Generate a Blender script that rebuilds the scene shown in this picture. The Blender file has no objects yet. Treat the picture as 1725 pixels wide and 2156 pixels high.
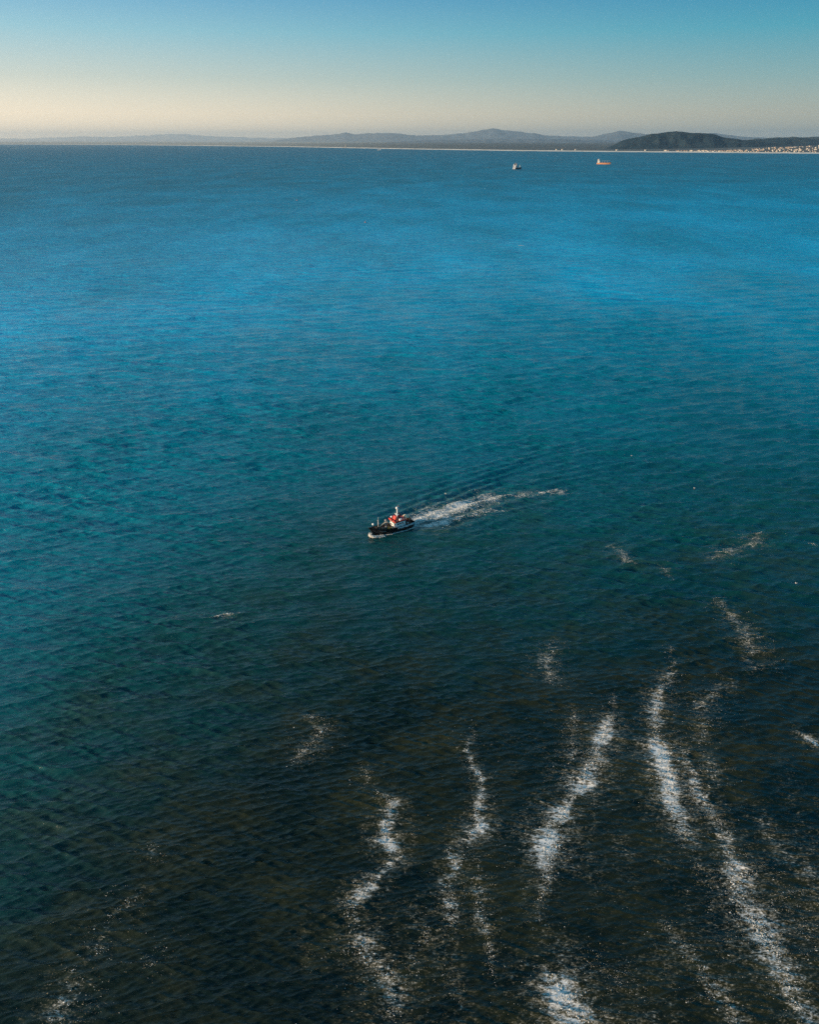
import bpy, bmesh, math, random
import numpy as np
from mathutils import Vector, Matrix, noise

random.seed(7)
rng = np.random.default_rng(7)
PI = math.pi
S = bpy.context.scene
C = S.collection

# ------------------------------------------------------------------ camera
CAM_H = 150.0
FOC = 800.0 / 820.0            # focal length in picture widths
PITCH = math.radians(24.9)
cam_d = bpy.data.cameras.new('camera')
cam = bpy.data.objects.new('camera', cam_d)
C.objects.link(cam)
cam.location = (0, 0, CAM_H)
cam.rotation_euler = (math.radians(90) - PITCH, 0, 0)
cam_d.sensor_fit = 'HORIZONTAL'
cam_d.sensor_width = 36.0
cam_d.lens = 36.0 * FOC
cam_d.clip_start = 1.0
cam_d.clip_end = 400000.0
S.camera = cam

# ------------------------------------------------------------------ light
SUN_EL = math.radians(12.0)
SUN_AZ = math.radians(-109.0)   # from +Y, negative = towards -X
world = bpy.data.worlds.new('World')
S.world = world
world.use_nodes = True
wt = world.node_tree
wt.nodes.clear()


def N(t, kind, **kw):
    n = t.nodes.new(kind)
    for k, v in kw.items():
        if k.startswith('i_'):
            key = k[2:]
            n.inputs[int(key) if key.isdigit() else key].default_value = v
        else:
            setattr(n, k, v)
    return n


def L(t, a, ao, b, bi):
    t.links.new(a.outputs[ao], b.inputs[bi])


def ramp(t, stops, interp='LINEAR'):
    n = t.nodes.new('ShaderNodeValToRGB')
    cr = n.color_ramp
    cr.interpolation = interp
    while len(cr.elements) < len(stops):
        cr.elements.new(0.5)
    for e, (p, c) in zip(cr.elements, stops):
        e.position = p
        e.color = (c[0], c[1], c[2], 1)
    return n


def lin(r, g, b):
    f = lambda u: (u / 255) / 12.92 if u / 255 <= 0.04045 else ((u / 255 + 0.055) / 1.055) ** 2.4
    return (f(r), f(g), f(b))


wo = N(wt, 'ShaderNodeOutputWorld')
wb = N(wt, 'ShaderNodeBackground')
wb.inputs['Strength'].default_value = 0.104
sky = N(wt, 'ShaderNodeTexSky', sky_type='NISHITA')
sky.sun_disc = False
sky.sun_elevation = SUN_EL
sky.sun_rotation = SUN_AZ
sky.altitude = 100
sky.air_density = 1.0
sky.dust_density = 1.5
sky.ozone_density = 3.0
tc = N(wt, 'ShaderNodeTexCoord')
sep = N(wt, 'ShaderNodeSeparateXYZ')
L(wt, tc, 'Generated', sep, 0)
el = N(wt, 'ShaderNodeMath', operation='ARCSINE')
L(wt, sep, 'Z', el, 0)
eln = N(wt, 'ShaderNodeMath', operation='DIVIDE', i_1=PI / 2)
L(wt, el, 0, eln, 0)
sq = N(wt, 'ShaderNodeMath', operation='POWER', i_1=0.5)   # spreads the low elevations over the ramp
L(wt, eln, 0, sq, 0)
P = lambda deg: (deg / 90.0) ** 0.5
SKY_WARM = [(0.0, (1.85, 1.38, 0.84)), (P(1.5), (1.28, 1.04, 0.72)), (P(3.5), lin(218, 222, 208)),
            (P(6), lin(160, 204, 216)), (P(10), lin(56, 152, 208)), (P(20), lin(154, 198, 216)), (P(45), lin(108, 158, 184)), (1.0, lin(16, 78, 108))]
SKY_COOL = [(0.0, lin(214, 204, 172)), (P(1.5), lin(184, 184, 164)), (P(3.5), lin(134, 172, 172)),
            (P(6), lin(72, 158, 178)), (P(10), lin(0, 114, 168)), (P(20), lin(2, 138, 186)), (P(45), lin(8, 104, 148)), (1.0, lin(12, 74, 106))]
rw = ramp(wt, SKY_WARM)
rc = ramp(wt, SKY_COOL)
L(wt, sq, 0, rw, 0)
L(wt, sq, 0, rc, 0)
# how far the direction turns away from the sun
hx = N(wt, 'ShaderNodeMapRange', interpolation_type='SMOOTHSTEP')
hx.inputs['From Min'].default_value = -0.70
hx.inputs['From Max'].default_value = 0.52
L(wt, sep, 'X', hx, 'Value')
mx = N(wt, 'ShaderNodeMix', data_type='RGBA')
L(wt, hx, 0, mx, 'Factor')
L(wt, rw, 0, mx, 'A')
L(wt, rc, 0, mx, 'B')
sc10 = N(wt, 'ShaderNodeMix', data_type='RGBA', blend_type='MULTIPLY')
sc10.inputs['Factor'].default_value = 1.0
sc10.inputs['B'].default_value = (7.7, 7.7, 7.7, 1)
L(wt, mx, 'Result', sc10, 'A')
addsky = N(wt, 'ShaderNodeMix', data_type='RGBA', blend_type='MIX')
addsky.inputs['Factor'].default_value = 0.025
L(wt, sc10, 'Result', addsky, 'A')
L(wt, sky, 0, addsky, 'B')
L(wt, addsky, 'Result', wb, 'Color')
L(wt, wb, 0, wo, 'Surface')

sun_d = bpy.data.lights.new('sun', 'SUN')
sun_d.energy = 5.0
sun_d.angle = math.radians(0.6)
sun_d.color = (1.0, 0.76, 0.52)
sun = bpy.data.objects.new('sun', sun_d)
C.objects.link(sun)
sdir = Vector((math.sin(SUN_AZ) * math.cos(SUN_EL), math.cos(SUN_AZ) * math.cos(SUN_EL), math.sin(SUN_EL)))
sun.rotation_euler = sdir.to_track_quat('Z', 'Y').to_euler()
sun.location = (-300, 0, 300)

S.view_settings.view_transform = 'Standard'
S.view_settings.look = 'None'
S.view_settings.exposure = 0.45
S.view_settings.gamma = 1.0
S.view_settings.use_curve_mapping = False
S.render.engine = 'CYCLES'
S.cycles.use_denoising = False
S.cycles.denoiser = 'OPENIMAGEDENOISE'
S.cycles.max_bounces = 5
S.cycles.volume_bounces = 1
S.cycles.caustics_reflective = False
S.cycles.caustics_refractive = False
S.cycles.sample_clamp_indirect = 1.0
S.cycles.sample_clamp_direct = 2.0

# ------------------------------------------------------------------ helpers
cp, sp = math.cos(PITCH), math.sin(PITCH)
FPX = 1725 * FOC


def ray(px, py):
    """direction of a point of the photograph read at 1725 x 2156"""
    u = (px - 862.5) / FPX
    v = (1078 - py) / FPX
    return Vector((u, cp + v * sp, -sp + v * cp))


def sea_pt(px, py):
    d = ray(px, py)
    k = CAM_H / -d.z
    return Vector((d.x * k, d.y * k, 0))


def at_dist(px, py, Y):
    d = ray(px, py)
    k = Y / d.y
    return Vector((d.x * k, Y, CAM_H + d.z * k))


def tag(o, label=None, cat=None, group=None, kind=None):
    if label: o['label'] = label
    if cat: o['category'] = cat
    if group: o['group'] = group
    if kind: o['kind'] = kind
    return o


def empty(name, loc=(0, 0, 0), rz=0.0):
    o = bpy.data.objects.new(name, None)
    o.empty_display_size = 1
    o.location = loc
    o.rotation_euler = (0, 0, rz)
    C.objects.link(o)
    return o


def mesh_obj(name, me, mats, parent=None, smooth=False):
    for m in (mats if isinstance(mats, (list, tuple)) else [mats]):
        me.materials.append(m)
    if smooth:
        me.polygons.foreach_set('use_smooth', np.ones(len(me.polygons), dtype=bool))
    o = bpy.data.objects.new(name, me)
    C.objects.link(o)
    if parent: o.parent = parent
    return o


def np_mesh(name, verts, quads=None, tris=None):
    me = bpy.data.meshes.new(name)
    verts = np.asarray(verts, dtype=np.float32)
    me.vertices.add(len(verts))
    me.vertices.foreach_set('co', verts.ravel())
    nq = 0 if quads is None else len(quads)
    nt = 0 if tris is None else len(tris)
    loops = []
    starts = []
    if nq:
        loops.append(np.asarray(quads, dtype=np.int32).ravel())
        starts.append(np.arange(nq, dtype=np.int32) * 4)
    if nt:
        loops.append(np.asarray(tris, dtype=np.int32).ravel())
        starts.append(nq * 4 + np.arange(nt, dtype=np.int32) * 3)
    lp = np.concatenate(loops)
    me.loops.add(len(lp))
    me.loops.foreach_set('vertex_index', lp)
    me.polygons.add(nq + nt)
    me.polygons.foreach_set('loop_start', np.concatenate(starts))
    me.update(calc_edges=True)
    me.validate()
    return me


class MB:
    """collects boxes, tubes, lathes and lofts into one mesh"""
    def __init__(self):
        self.bm = bmesh.new()

    def box(self, c, s, rot=None, bevel=0.0, taper=1.0):
        r = bmesh.ops.create_cube(self.bm, size=1.0)
        vs = r['verts']
        for v in vs:
            k = taper if v.co.z > 0 else 1.0
            v.co = Vector((v.co.x * s[0] * k, v.co.y * s[1] * k, v.co.z * s[2]))
        if bevel > 0:
            es = list({e for v in vs for e in v.link_edges})
            bv = bmesh.ops.bevel(self.bm, geom=es, offset=bevel, segments=2, affect='EDGES')
            vs = list({v for f in bv['faces'] for v in f.verts} | {v for v in vs if v.is_valid})
        if rot is not None:
            bmesh.ops.rotate(self.bm, verts=vs, cent=(0, 0, 0), matrix=rot)
        bmesh.ops.translate(self.bm, verts=vs, vec=c)
        return self

    def tube(self, a, b, r0, r1=None, seg=8, caps=True):
        a, b = Vector(a), Vector(b)
        r1 = r0 if r1 is None else r1
        d = b - a
        m = Matrix.Translation((a + b) / 2) @ d.to_track_quat('Z', 'Y').to_matrix().to_4x4()
        bmesh.ops.create_cone(self.bm, cap_ends=caps, segments=seg, radius1=r0, radius2=r1, depth=d.length, matrix=m)
        return self

    def path(self, pts, r, seg=6):
        for p, q in zip(pts[:-1], pts[1:]):
            self.tube(p, q, r, r, seg)
        return self

    def ball(self, c, r, seg=12, sc=(1, 1, 1)):
        m = Matrix.Translation(c) @ Matrix.Diagonal((sc[0], sc[1], sc[2], 1))
        bmesh.ops.create_uvsphere(self.bm, u_segments=seg, v_segments=max(6, seg // 2), radius=r, matrix=m)
        return self

    def lathe(self, c, prof, seg=16):
        rings = []
        for r, z in prof:
            rings.append([self.bm.verts.new((c[0] + r * math.cos(2 * PI * k / seg), c[1] + r * math.sin(2 * PI * k / seg), c[2] + z)) for k in range(seg)])
        for A, B in zip(rings[:-1], rings[1:]):
            for k in range(seg):
                self.bm.faces.new((A[k], A[(k + 1) % seg], B[(k + 1) % seg], B[k]))
        self.bm.faces.new(rings[0][::-1])
        self.bm.faces.new(rings[-1])
        return self

    def prism(self, poly, axis, lo, hi):
        """polygon in two axes pulled along the third (axis 0 x, 1 y, 2 z)"""
        def pt(p, k):
            q = list(p)
            q.insert(axis, k)
            return self.bm.verts.new(q)
        A = [pt(p, lo) for p in poly]
        B = [pt(p, hi) for p in poly]
        n = len(poly)
        fs = [self.bm.faces.new(A[::-1]), self.bm.faces.new(B)]
        for k in range(n):
            fs.append(self.bm.faces.new((A[k], A[(k + 1) % n], B[(k + 1) % n], B[k])))
        bmesh.ops.recalc_face_normals(self.bm, faces=fs)
        return self

    def loft(self, rows, close_ends=True):
        g = [[self.bm.verts.new(p) for p in r] for r in rows]
        for A, B in zip(g[:-1], g[1:]):
            for k in range(len(A) - 1):
                try:
                    self.bm.faces.new((A[k], A[k + 1], B[k + 1], B[k]))
                except ValueError:
                    pass
        return g

    def build(self, name, mat, parent=None, smooth=False):
        me = bpy.data.meshes.new(name)
        self.bm.normal_update()
        self.bm.to_mesh(me)
        self.bm.free()
        return mesh_obj(name, me, mat, parent, smooth)


def rotz(a): return Matrix.Rotation(a, 3, 'Z')
def roty(a): return Matrix.Rotation(a, 3, 'Y')
def rotx(a): return Matrix.Rotation(a, 3, 'X')


# ------------------------------------------------------------------ materials
def paint(name, col, rough=0.45, wear=0.18, scale=1.2, dirt=(0.10, 0.06, 0.035), metal=0.0, rust=0.0):
    """painted or weathered surface: colour broken by patchy fading, streaks and a little rust"""
    m = bpy.data.materials.new(name)
    m.use_nodes = True
    t = m.node_tree
    t.nodes.clear()
    out = N(t, 'ShaderNodeOutputMaterial')
    bs = N(t, 'ShaderNodeBsdfPrincipled')
    tcn = N(t, 'ShaderNodeTexCoord')
    mp = N(t, 'ShaderNodeMapping')
    mp.inputs['Scale'].default_value = (scale, scale, scale * 0.45)
    L(t, tcn, 'Object', mp, 0)
    n1 = N(t, 'ShaderNodeTexNoise', i_Scale=1.3, i_Detail=6, i_Roughness=0.65)
    L(t, mp, 0, n1, 'Vector')
    r1 = ramp(t, [(0.35, (0, 0, 0)), (0.75, (1, 1, 1))])
    L(t, n1, 'Fac', r1, 0)
    mix = N(t, 'ShaderNodeMix', data_type='RGBA')
    mix.inputs['A'].default_value = (*col, 1)
    mix.inputs['B'].default_value = tuple(c * (1 - wear * 2.2) + d * wear * 1.6 for c, d in zip(col, dirt)) + (1,)
    L(t, r1, 0, mix, 'Factor')
    last = mix
    if rust > 0:
        n2 = N(t, 'ShaderNodeTexNoise', i_Scale=4.0, i_Detail=5)
        L(t, mp, 0, n2, 'Vector')
        r2 = ramp(t, [(0.62 - rust * 0.2, (0, 0, 0)), (0.72, (1, 1, 1))])
        L(t, n2, 'Fac', r2, 0)
        mix2 = N(t, 'ShaderNodeMix', data_type='RGBA')
        mix2.inputs['B'].default_value = (0.16, 0.055, 0.02, 1)
        L(t, last, 'Result', mix2, 'A')
        L(t, r2, 0, mix2, 'Factor')
        last = mix2
    L(t, last, 'Result', bs, 'Base Color')
    rr = N(t, 'ShaderNodeMapRange')
    rr.inputs['To Min'].default_value = rough * 0.75
    rr.inputs['To Max'].default_value = min(1, rough * 1.3)
    L(t, n1, 'Fac', rr, 'Value')
    L(t, rr, 0, bs, 'Roughness')
    bs.inputs['Metallic'].default_value = metal
    bp = N(t, 'ShaderNodeBump', i_Strength=0.15, i_Distance=0.02)
    L(t, n1, 'Fac', bp, 'Height')
    L(t, bp, 0, bs, 'Normal')
    L(t, bs, 0, out, 0)
    return m


M = {
    'white': paint('white_paint', (0.84, 0.83, 0.80), 0.4, 0.06),
    'cream': paint('cream_paint', (0.74, 0.66, 0.52), 0.45, 0.12),
    'red': paint('red_paint', (0.56, 0.045, 0.028), 0.4, 0.12),
    'darkred': paint('dark_red_paint', (0.30, 0.03, 0.03), 0.5, 0.15),
    'black': paint('black_hull_paint', (0.007, 0.008, 0.010), 0.32, 0.08, dirt=(0.02, 0.016, 0.014)),
    'boot': paint('antifouling_paint', (0.10, 0.02, 0.016), 0.6, 0.2),
    'panel': paint('pale_blue_grey_paint', (0.62, 0.68, 0.70), 0.45, 0.10),
    'deck': paint('brown_deck_planking', (0.10, 0.055, 0.032), 0.7, 0.25),
    'grey': paint('grey_paint', (0.34, 0.34, 0.33), 0.5, 0.15, rust=0.2),
    'tan': paint('tan_crane_paint', (0.62, 0.50, 0.35), 0.5, 0.15),
    'yellow': paint('ochre_machine_paint', (0.55, 0.31, 0.06), 0.5, 0.2, rust=0.2),
    'orange': paint('orange_paint', (0.62, 0.13, 0.03), 0.5, 0.15),
    'canvas': paint('cream_canvas', (0.78, 0.64, 0.44), 0.85, 0.10),
    'steel': paint('galvanised_steel', (0.45, 0.45, 0.44), 0.4, 0.15, metal=0.6),
    'rubber': paint('black_rubber', (0.012, 0.012, 0.012), 0.8, 0.1),
    'brown': paint('brown_pole_paint', (0.22, 0.12, 0.09), 0.6, 0.15),
    'shipgrey': paint('ship_grey_paint', (0.30, 0.33, 0.37), 0.5, 0.12, 0.06),
    'shipwhite': paint('ship_white_paint', (0.78, 0.74, 0.66), 0.5, 0.10, 0.06),
    'shipdark': paint('ship_dark_blue_paint', (0.012, 0.020, 0.032), 0.5, 0.12, 0.06),
    'shiporange': paint('ship_orange_red_paint', (0.62, 0.25, 0.10), 0.5, 0.14, 0.05),
    'shipdeck': paint('ship_red_brown_deck', (0.22, 0.075, 0.04), 0.7, 0.2, 0.05),
    'feather': paint('white_feathers', (0.8, 0.78, 0.74), 0.8, 0.05, 20),
    'feathergrey': paint('grey_feathers', (0.30, 0.31, 0.33), 0.8, 0.05, 20),
    'beak': paint('yellow_beak', (0.6, 0.32, 0.04), 0.5, 0.05, 20),
    'plaster_cream': paint('cream_plaster', (0.56, 0.47, 0.35), 0.9, 0.08, 0.1),
    'plaster_white': paint('white_plaster', (0.62, 0.56, 0.47), 0.9, 0.06, 0.1),
    'plaster_ochre': paint('ochre_plaster', (0.46, 0.35, 0.24), 0.9, 0.10, 0.1),
    'tiles_red': paint('terracotta_roof', (0.42, 0.20, 0.12), 0.9, 0.15, 0.1),
    'tiles_grey': paint('grey_roof', (0.26, 0.25, 0.25), 0.9, 0.15, 0.1),
    'tiles_sand': paint('sandy_roof', (0.55, 0.42, 0.30), 0.9, 0.15, 0.1),
}


def glass_mat():
    m = bpy.data.materials.new('window_glass')
    m.use_nodes = True
    b = m.node_tree.nodes['Principled BSDF']
    b.inputs['Base Color'].default_value = (0.012, 0.018, 0.022, 1)
    b.inputs['Roughness'].default_value = 0.08
    b.inputs['IOR'].default_value = 1.5
    return m


M['glass'] = glass_mat()

# ------------------------------------------------------------------ the foam's layout, in metres on the sea
# each streak: points read on the photograph (1725 x 2156) with half width in the same pixels and density 0..1
STREAKS = {
    'a': [(765, 1612, 5, .55), (780, 1640, 7, .35), (805, 1668, 10, .30), (826, 1690, 9, .6), (816, 1736, 17, .75), (812, 1765, 12, .9), (834, 1798, 14, .5), (809, 1830, 12, .45), (790, 1866, 17, .75), (758, 1898, 22, .55), (750, 1950, 22, .46), (775, 2010, 26, .46), (825, 2090, 24, .6), (822, 2165, 26, .62)],
    'b': [(992, 1489, 5, .15), (1000, 1540, 7, .18), (984, 1579, 6, .6), (998, 1615, 5, .7), (1018, 1640, 7, .75), (1018, 1698, 13, .85), (1016, 1742, 13, .95), (978, 1768, 15, .7), (948, 1790, 13, .7), (962, 1829, 12, .6), (940, 1858, 14, .55), (948, 1902, 14, .5), (957, 1960, 14, .35)],
    'c': [(1295, 1462, 4, .3), (1288, 1500, 12, .55), (1274, 1545, 16, .8), (1250, 1600, 18, .95), (1228, 1645, 20, .9), (1205, 1690, 18, .9), (1160, 1742, 24, .8), (1138, 1790, 18, .8), (1150, 1845, 12, .7), (1138, 1900, 12, .35), (1140, 1960, 10, .2)],
    'd': [(1412, 1355, 5, .25), (1420, 1400, 10, .35), (1392, 1446, 11, .45), (1376, 1500, 12, .75), (1382, 1560, 15, .85), (1396, 1612, 15, .95), (1404, 1665, 15, .85), (1420, 1725, 18, .5), (1455, 1800, 20, .36), (1500, 1880, 20, .3)],
    'e': [(1425, 1560, 6, .3), (1458, 1625, 12, .55), (1480, 1680, 16, .6), (1512, 1735, 15, .6), (1545, 1800, 18, .55), (1565, 1860, 30, .7), (1585, 1915, 38, .7), (1612, 1975, 36, .6), (1655, 2045, 36, .5), (1700, 2110, 34, .5), (1740, 2170, 34, .5)],
    'f': [(1150, 2035, 16, .4), (1178, 2085, 32, .75), (1200, 2150, 34, .7), (1215, 2200, 30, .6)],
    'g': [(1395, 1940, 10, .3), (1440, 1995, 17, .46), (1490, 2050, 22, .5), (1540, 2115, 24, .48), (1580, 2175, 24, .48)],
    'h': [(1672, 1535, 6, .25), (1700, 1553, 6, .6), (1735, 1572, 7, .7)],
    'i': [(1495, 1250, 9, .3), (1530, 1280, 9, .42), (1556, 1318, 12, .42), (1572, 1370, 12, .34), (1590, 1430, 14, .25)],
    'j': [(1283, 1150, 8, .35), (1305, 1158, 8, .45), (1322, 1178, 9, .6), (1345, 1190, 6, .4)],
    'k': [(1388, 1190, 3, .35), (1404, 1205, 4, .75), (1416, 1222, 4, .4)],
    'l': [(1500, 1172, 14, .32), (1535, 1162, 12, .45), (1560, 1150, 9, .55), (1592, 1140, 10, .38), (1600, 1120, 6, .3)],
    'm': [(1160, 1345, 12, .3), (1146, 1395, 14, .4), (1158, 1440, 14, .3)],
    'n': [(296, 1876, 10, .3), (248, 1925, 13, .4), (205, 1990, 15, .45), (160, 2055, 18, .5), (128, 2100, 20, .42), (100, 2170, 20, .36)],
    'o': [(650, 1505, 10, .3), (676, 1540, 11, .36), (640, 1580, 13, .4), (612, 1610, 10, .2)],
    'p': [(318, 1775, 11, .25), (322, 1812, 10, .38)],
    'q': [(1205, 1490, 14, .25), (1212, 1580, 15, .38), (1180, 1650, 14, .32)],
    'r': [(1020, 1760, 16, .36), (1012, 1850, 13, .42), (1008, 1930, 10, .44), (1030, 1990, 8, .46), (1045, 2060, 9, .25)],
    's': [(905, 1960, 24, .15), (870, 2020, 24, .26), (845, 2090, 24, .2)],
    't': [(1530, 1440, 18, .3), (1480, 1480, 16, .36), (1475, 1550, 16, .3), (1500, 1640, 16, .34), (1520, 1700, 16, .25)],
    'u': [(455, 1298, 5, .25), (472, 1296, 6, .45), (490, 1292, 4, .2)],
    'v': [(1240, 2040, 40, .12), (1320, 2060, 40, .10), (1260, 2140, 40, .14)],
    'w': [(1640, 1830, 40, .14), (1690, 1920, 44, .16), (1720, 2010, 44, .14)],
    'x': [(305, 2005, 16, .06), (322, 2045, 14, .08)],
    'y': [(1094, 517, 2, .6), (1104, 518, 2, .5)],
    'z': [(1708, 1144, 4, .25), (1722, 1147, 5, .4)],
}
WAKE = [(864, 1103, 10, 1.0), (888, 1094, 17, 1.0), (915, 1085, 20, .92), (945, 1076, 21, .85), (980, 1062, 20, .8), (1010, 1054, 18, .68), (1045, 1046, 12, .6), (1070, 1042, 9, .52), (1105, 1040, 8, .42), (1150, 1036, 8, .32), (1190, 1037, 8, .2)]
WAKE2 = [(868, 1105, 7, .9), (905, 1106, 8, .85), (935, 1100, 9, .7), (967, 1087, 9, .35), (1003, 1083, 8, .5), (1035, 1076, 8, .4), (1068, 1076, 6, .12)]


def resample(pts, step=1.0):
    """photo points -> dense ground points (x, y, half width in metres, density)"""
    out = []
    ph = pts[0][0] * 0.37
    for a, b in zip(pts[:-1], pts[1:]):
        A, B = sea_pt(a[0], a[1]), sea_pt(b[0], b[1])
        wa = (sea_pt(a[0] + a[2] * 1.32, a[1]) - A).length
        wbb = (sea_pt(b[0] + b[2] * 1.32, b[1]) - B).length
        n = max(2, int((B - A).length / step))
        for k in range(n):
            f = k / n
            x, y = A.x + (B.x - A.x) * f, A.y + (B.y - A.y) * f
            w, d = wa + (wbb - wa) * f, a[3] + (b[3] - a[3]) * f
            # ragged course, width and strength
            n1 = noise.noise(Vector((x * .05, y * .05, ph)))
            n2 = noise.noise(Vector((x * .16, y * .16, ph + 9)))
            x += (n1 * 1.2 + n2 * .9) * w * .6
            w *= 1 + .5 * n2 + .4 * n1
            d *= min(1.2, max(.4, 1.0 + .75 * noise.noise(Vector((x * .09, y * .09, ph + 4))) + .4 * n2))
            out.append((x, y, max(.4, w), min(1, d)))
    return np.array(out)


# ------------------------------------------------------------------ waves
_w = []
wr = np.random.default_rng(11)
for i in range(240):
    lam = math.exp(wr.uniform(math.log(0.9), math.log(36)))
    th = math.radians(-82 + wr.normal(0, 19 if lam < 3 else 16))
    k = 2 * PI / lam
    slope = 0.070 * (1.0 if lam < 4.0 else (4.0 / lam) ** 0.85)
    _w.append((k * math.cos(th), k * math.sin(th), slope / k, wr.uniform(0, 2 * PI), lam))

wk_line = resample(WAKE, 2.0)
boat_bow = sea_pt(786.3, 1129.0)


def gust(x, y):
    """slow patches of livelier and quieter water"""
    g = (np.sin(x * 0.021 + 1.3 + 1.5 * np.sin(y * 0.008)) * np.sin(y * 0.013 + 0.4 + 1.2 * np.sin(x * 0.011))
         + 0.7 * np.sin(x * 0.049 + y * 0.031 + 2.0) * np.sin(y * 0.043 - x * 0.02)
         + 0.5 * np.sin(x * 0.093 - y * 0.055) * np.sin(y * 0.11 + x * 0.06 + 1.0))
    return np.clip(1.0 + 0.30 * g, 0.5, 1.4)


def wake_height(x, y):
    """wave trains spreading from the boat's curved track"""
    h = np.zeros_like(x)
    boost = 2.1
    # track in ground coordinates, from the bow back along the wake
    ux, uy = 0.82, 0.574
    # far arm: crests running up and right from the stern
    for (ox, oy, ang, lam, amp, length, width) in (
            (2.0, 6.0, math.radians(52), 5.5, 0.24, 210.0, 13.0),
            (20.0, 4.0, math.radians(44), 6.5, 0.17, 240.0, 16.0),
            (14.0, -8.0, math.radians(12), 6.0, 0.15, 130.0, 12.0),
            (120.0, -10.0, math.radians(4), 7.0, 0.16, 190.0, 45.0),
            (60.0, -22.0, math.radians(-8), 7.5, 0.14, 180.0, 22.0)):
        dx, dy = x - (boat_bow.x + ox), y - (boat_bow.y + oy)
        c, s = math.cos(ang), math.sin(ang)
        bend = 0.0009 * (dx * c + dy * s) ** 2
        al = dx * c + dy * s
        ac = -dx * s + dy * c + bend
        env = np.exp(-(ac / width) ** 2) * np.clip(al / 12, 0, 1) * np.clip((length - al) / (length * 0.6), 0, 1)
        # crests lie a little oblique to the arm
        ph = 2 * PI * (ac * 0.94 + al * 0.12) / lam + 0.6 * np.sin(al * 0.06)
        h += boost * amp * env * np.sin(ph)
    return h


def waves(x, y, spc):
    """height and horizontal shift of the sea; spc = local grid spacing"""
    z = np.zeros_like(x)
    dx = np.zeros_like(x)
    dy = np.zeros_like(x)
    g = gust(x, y)
    near_amp = 0.32 + 0.68 * np.clip((np.hypot(x, y) - 0.6 * np.minimum(x, 0) - 150) / 380, 0, 1)  # wave height lowered near the camera, full farther out
    for kx, ky, a, ph, lam in _w:
        w = np.clip((lam / spc - 2.6) / 1.8, 0, 1)
        p = kx * x + ky * y + ph
        w = w * (near_amp if lam > 3 else .5 + .5 * near_amp)
        s = np.sin(p) * w * a
        c = np.cos(p) * w * a
        kk = math.hypot(kx, ky)
        z += s
        dx += c * kx / kk
        dy += c * ky / kk
    # the hull flattens the water beside it
    hx_, hy_ = x - (boat_bow.x + .82 * 9.5), y - (boat_bow.y + .574 * 9.5)
    al_, ac_ = hx_ * .82 + hy_ * .574, -hx_ * .574 + hy_ * .82
    g = g * (1 - .7 * np.exp(-(al_ / 14) ** 2 - (ac_ / 7) ** 2))
    z *= g
    z += wake_height(x, y) * np.clip((6.0 / spc - 2.0) / 1.5, 0, 1)
    return dx * g * 0.9, dy * g * 0.9, z


def vnoise(x, y, seed=0.0):
    """smooth lattice noise, vectorised"""
    tab = np.random.default_rng(int(seed * 10) + 5).uniform(-1, 1, (256, 256))
    xi, yi = np.floor(x).astype(int), np.floor(y).astype(int)
    fx, fy = x - xi, y - yi
    fx, fy = fx * fx * (3 - 2 * fx), fy * fy * (3 - 2 * fy)
    g = lambda a, b: tab[a & 255, b & 255]
    return (g(xi, yi) * (1 - fx) + g(xi + 1, yi) * fx) * (1 - fy) + (g(xi, yi + 1) * (1 - fx) + g(xi + 1, yi + 1) * fx) * fy


def foam_field(x, y):
    """milky, aerated water under and around the foam"""
    f = np.zeros_like(x)
    near = (y < 900) & (y > 20)
    xs, ys = x[near], y[near]
    acc = np.zeros_like(xs)
    for pts in list(STREAKS.values()) + [WAKE, WAKE2]:
        ln = resample(pts, 2.5)
        x0, x1 = ln[:, 0].min() - 30, ln[:, 0].max() + 30
        y0, y1 = ln[:, 1].min() - 30, ln[:, 1].max() + 30
        m = (xs > x0) & (xs < x1) & (ys > y0) & (ys < y1)
        if not m.any():
            continue
        xm, ym = xs[m], ys[m]
        best = np.zeros_like(xm)
        for (lx, ly, w, d) in ln:
            ww = w * 1.25 + 0.5
            sel = np.abs(ym - ly) < ww * 4
            q = ((xm[sel] - lx) ** 2 + (ym[sel] - ly) ** 2) / (ww * ww)
            best[sel] = np.maximum(best[sel], d * np.maximum(np.exp(-q * 1.2), 0.5 * np.exp(-q * 0.2)))
        acc[m] = np.maximum(acc[m], best)
    # thin scum drifting loosely over the near right of the reef
    P0 = sea_pt(1330, 2040)
    u = (xs - P0.x) / 75
    v = (ys - P0.y) / 70
    reg = np.exp(-(u * u + v * v))
    P1 = sea_pt(1640, 1930)
    reg = np.maximum(reg, np.exp(-(((xs - P1.x) / 38) ** 2 + ((ys - P1.y) / 60) ** 2)) * 1.25)
    P2 = sea_pt(820, 2060)
    reg = np.maximum(reg, np.exp(-(((xs - P2.x) / 26) ** 2 + ((ys - P2.y) / 45) ** 2)))
    st = vnoise(xs * .09 + ys * .03, ys * .035, 12) + .6 * vnoise(xs * .22, ys * .11, 13)
    acc = np.maximum(acc, reg * np.clip(.16 + .20 * st, 0, .4))
    f[near] = acc
    return f


# ------------------------------------------------------------------ the sea
BUMP0, BUMP1, BUMP2 = 1.35, 0.22, 10.0


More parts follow.
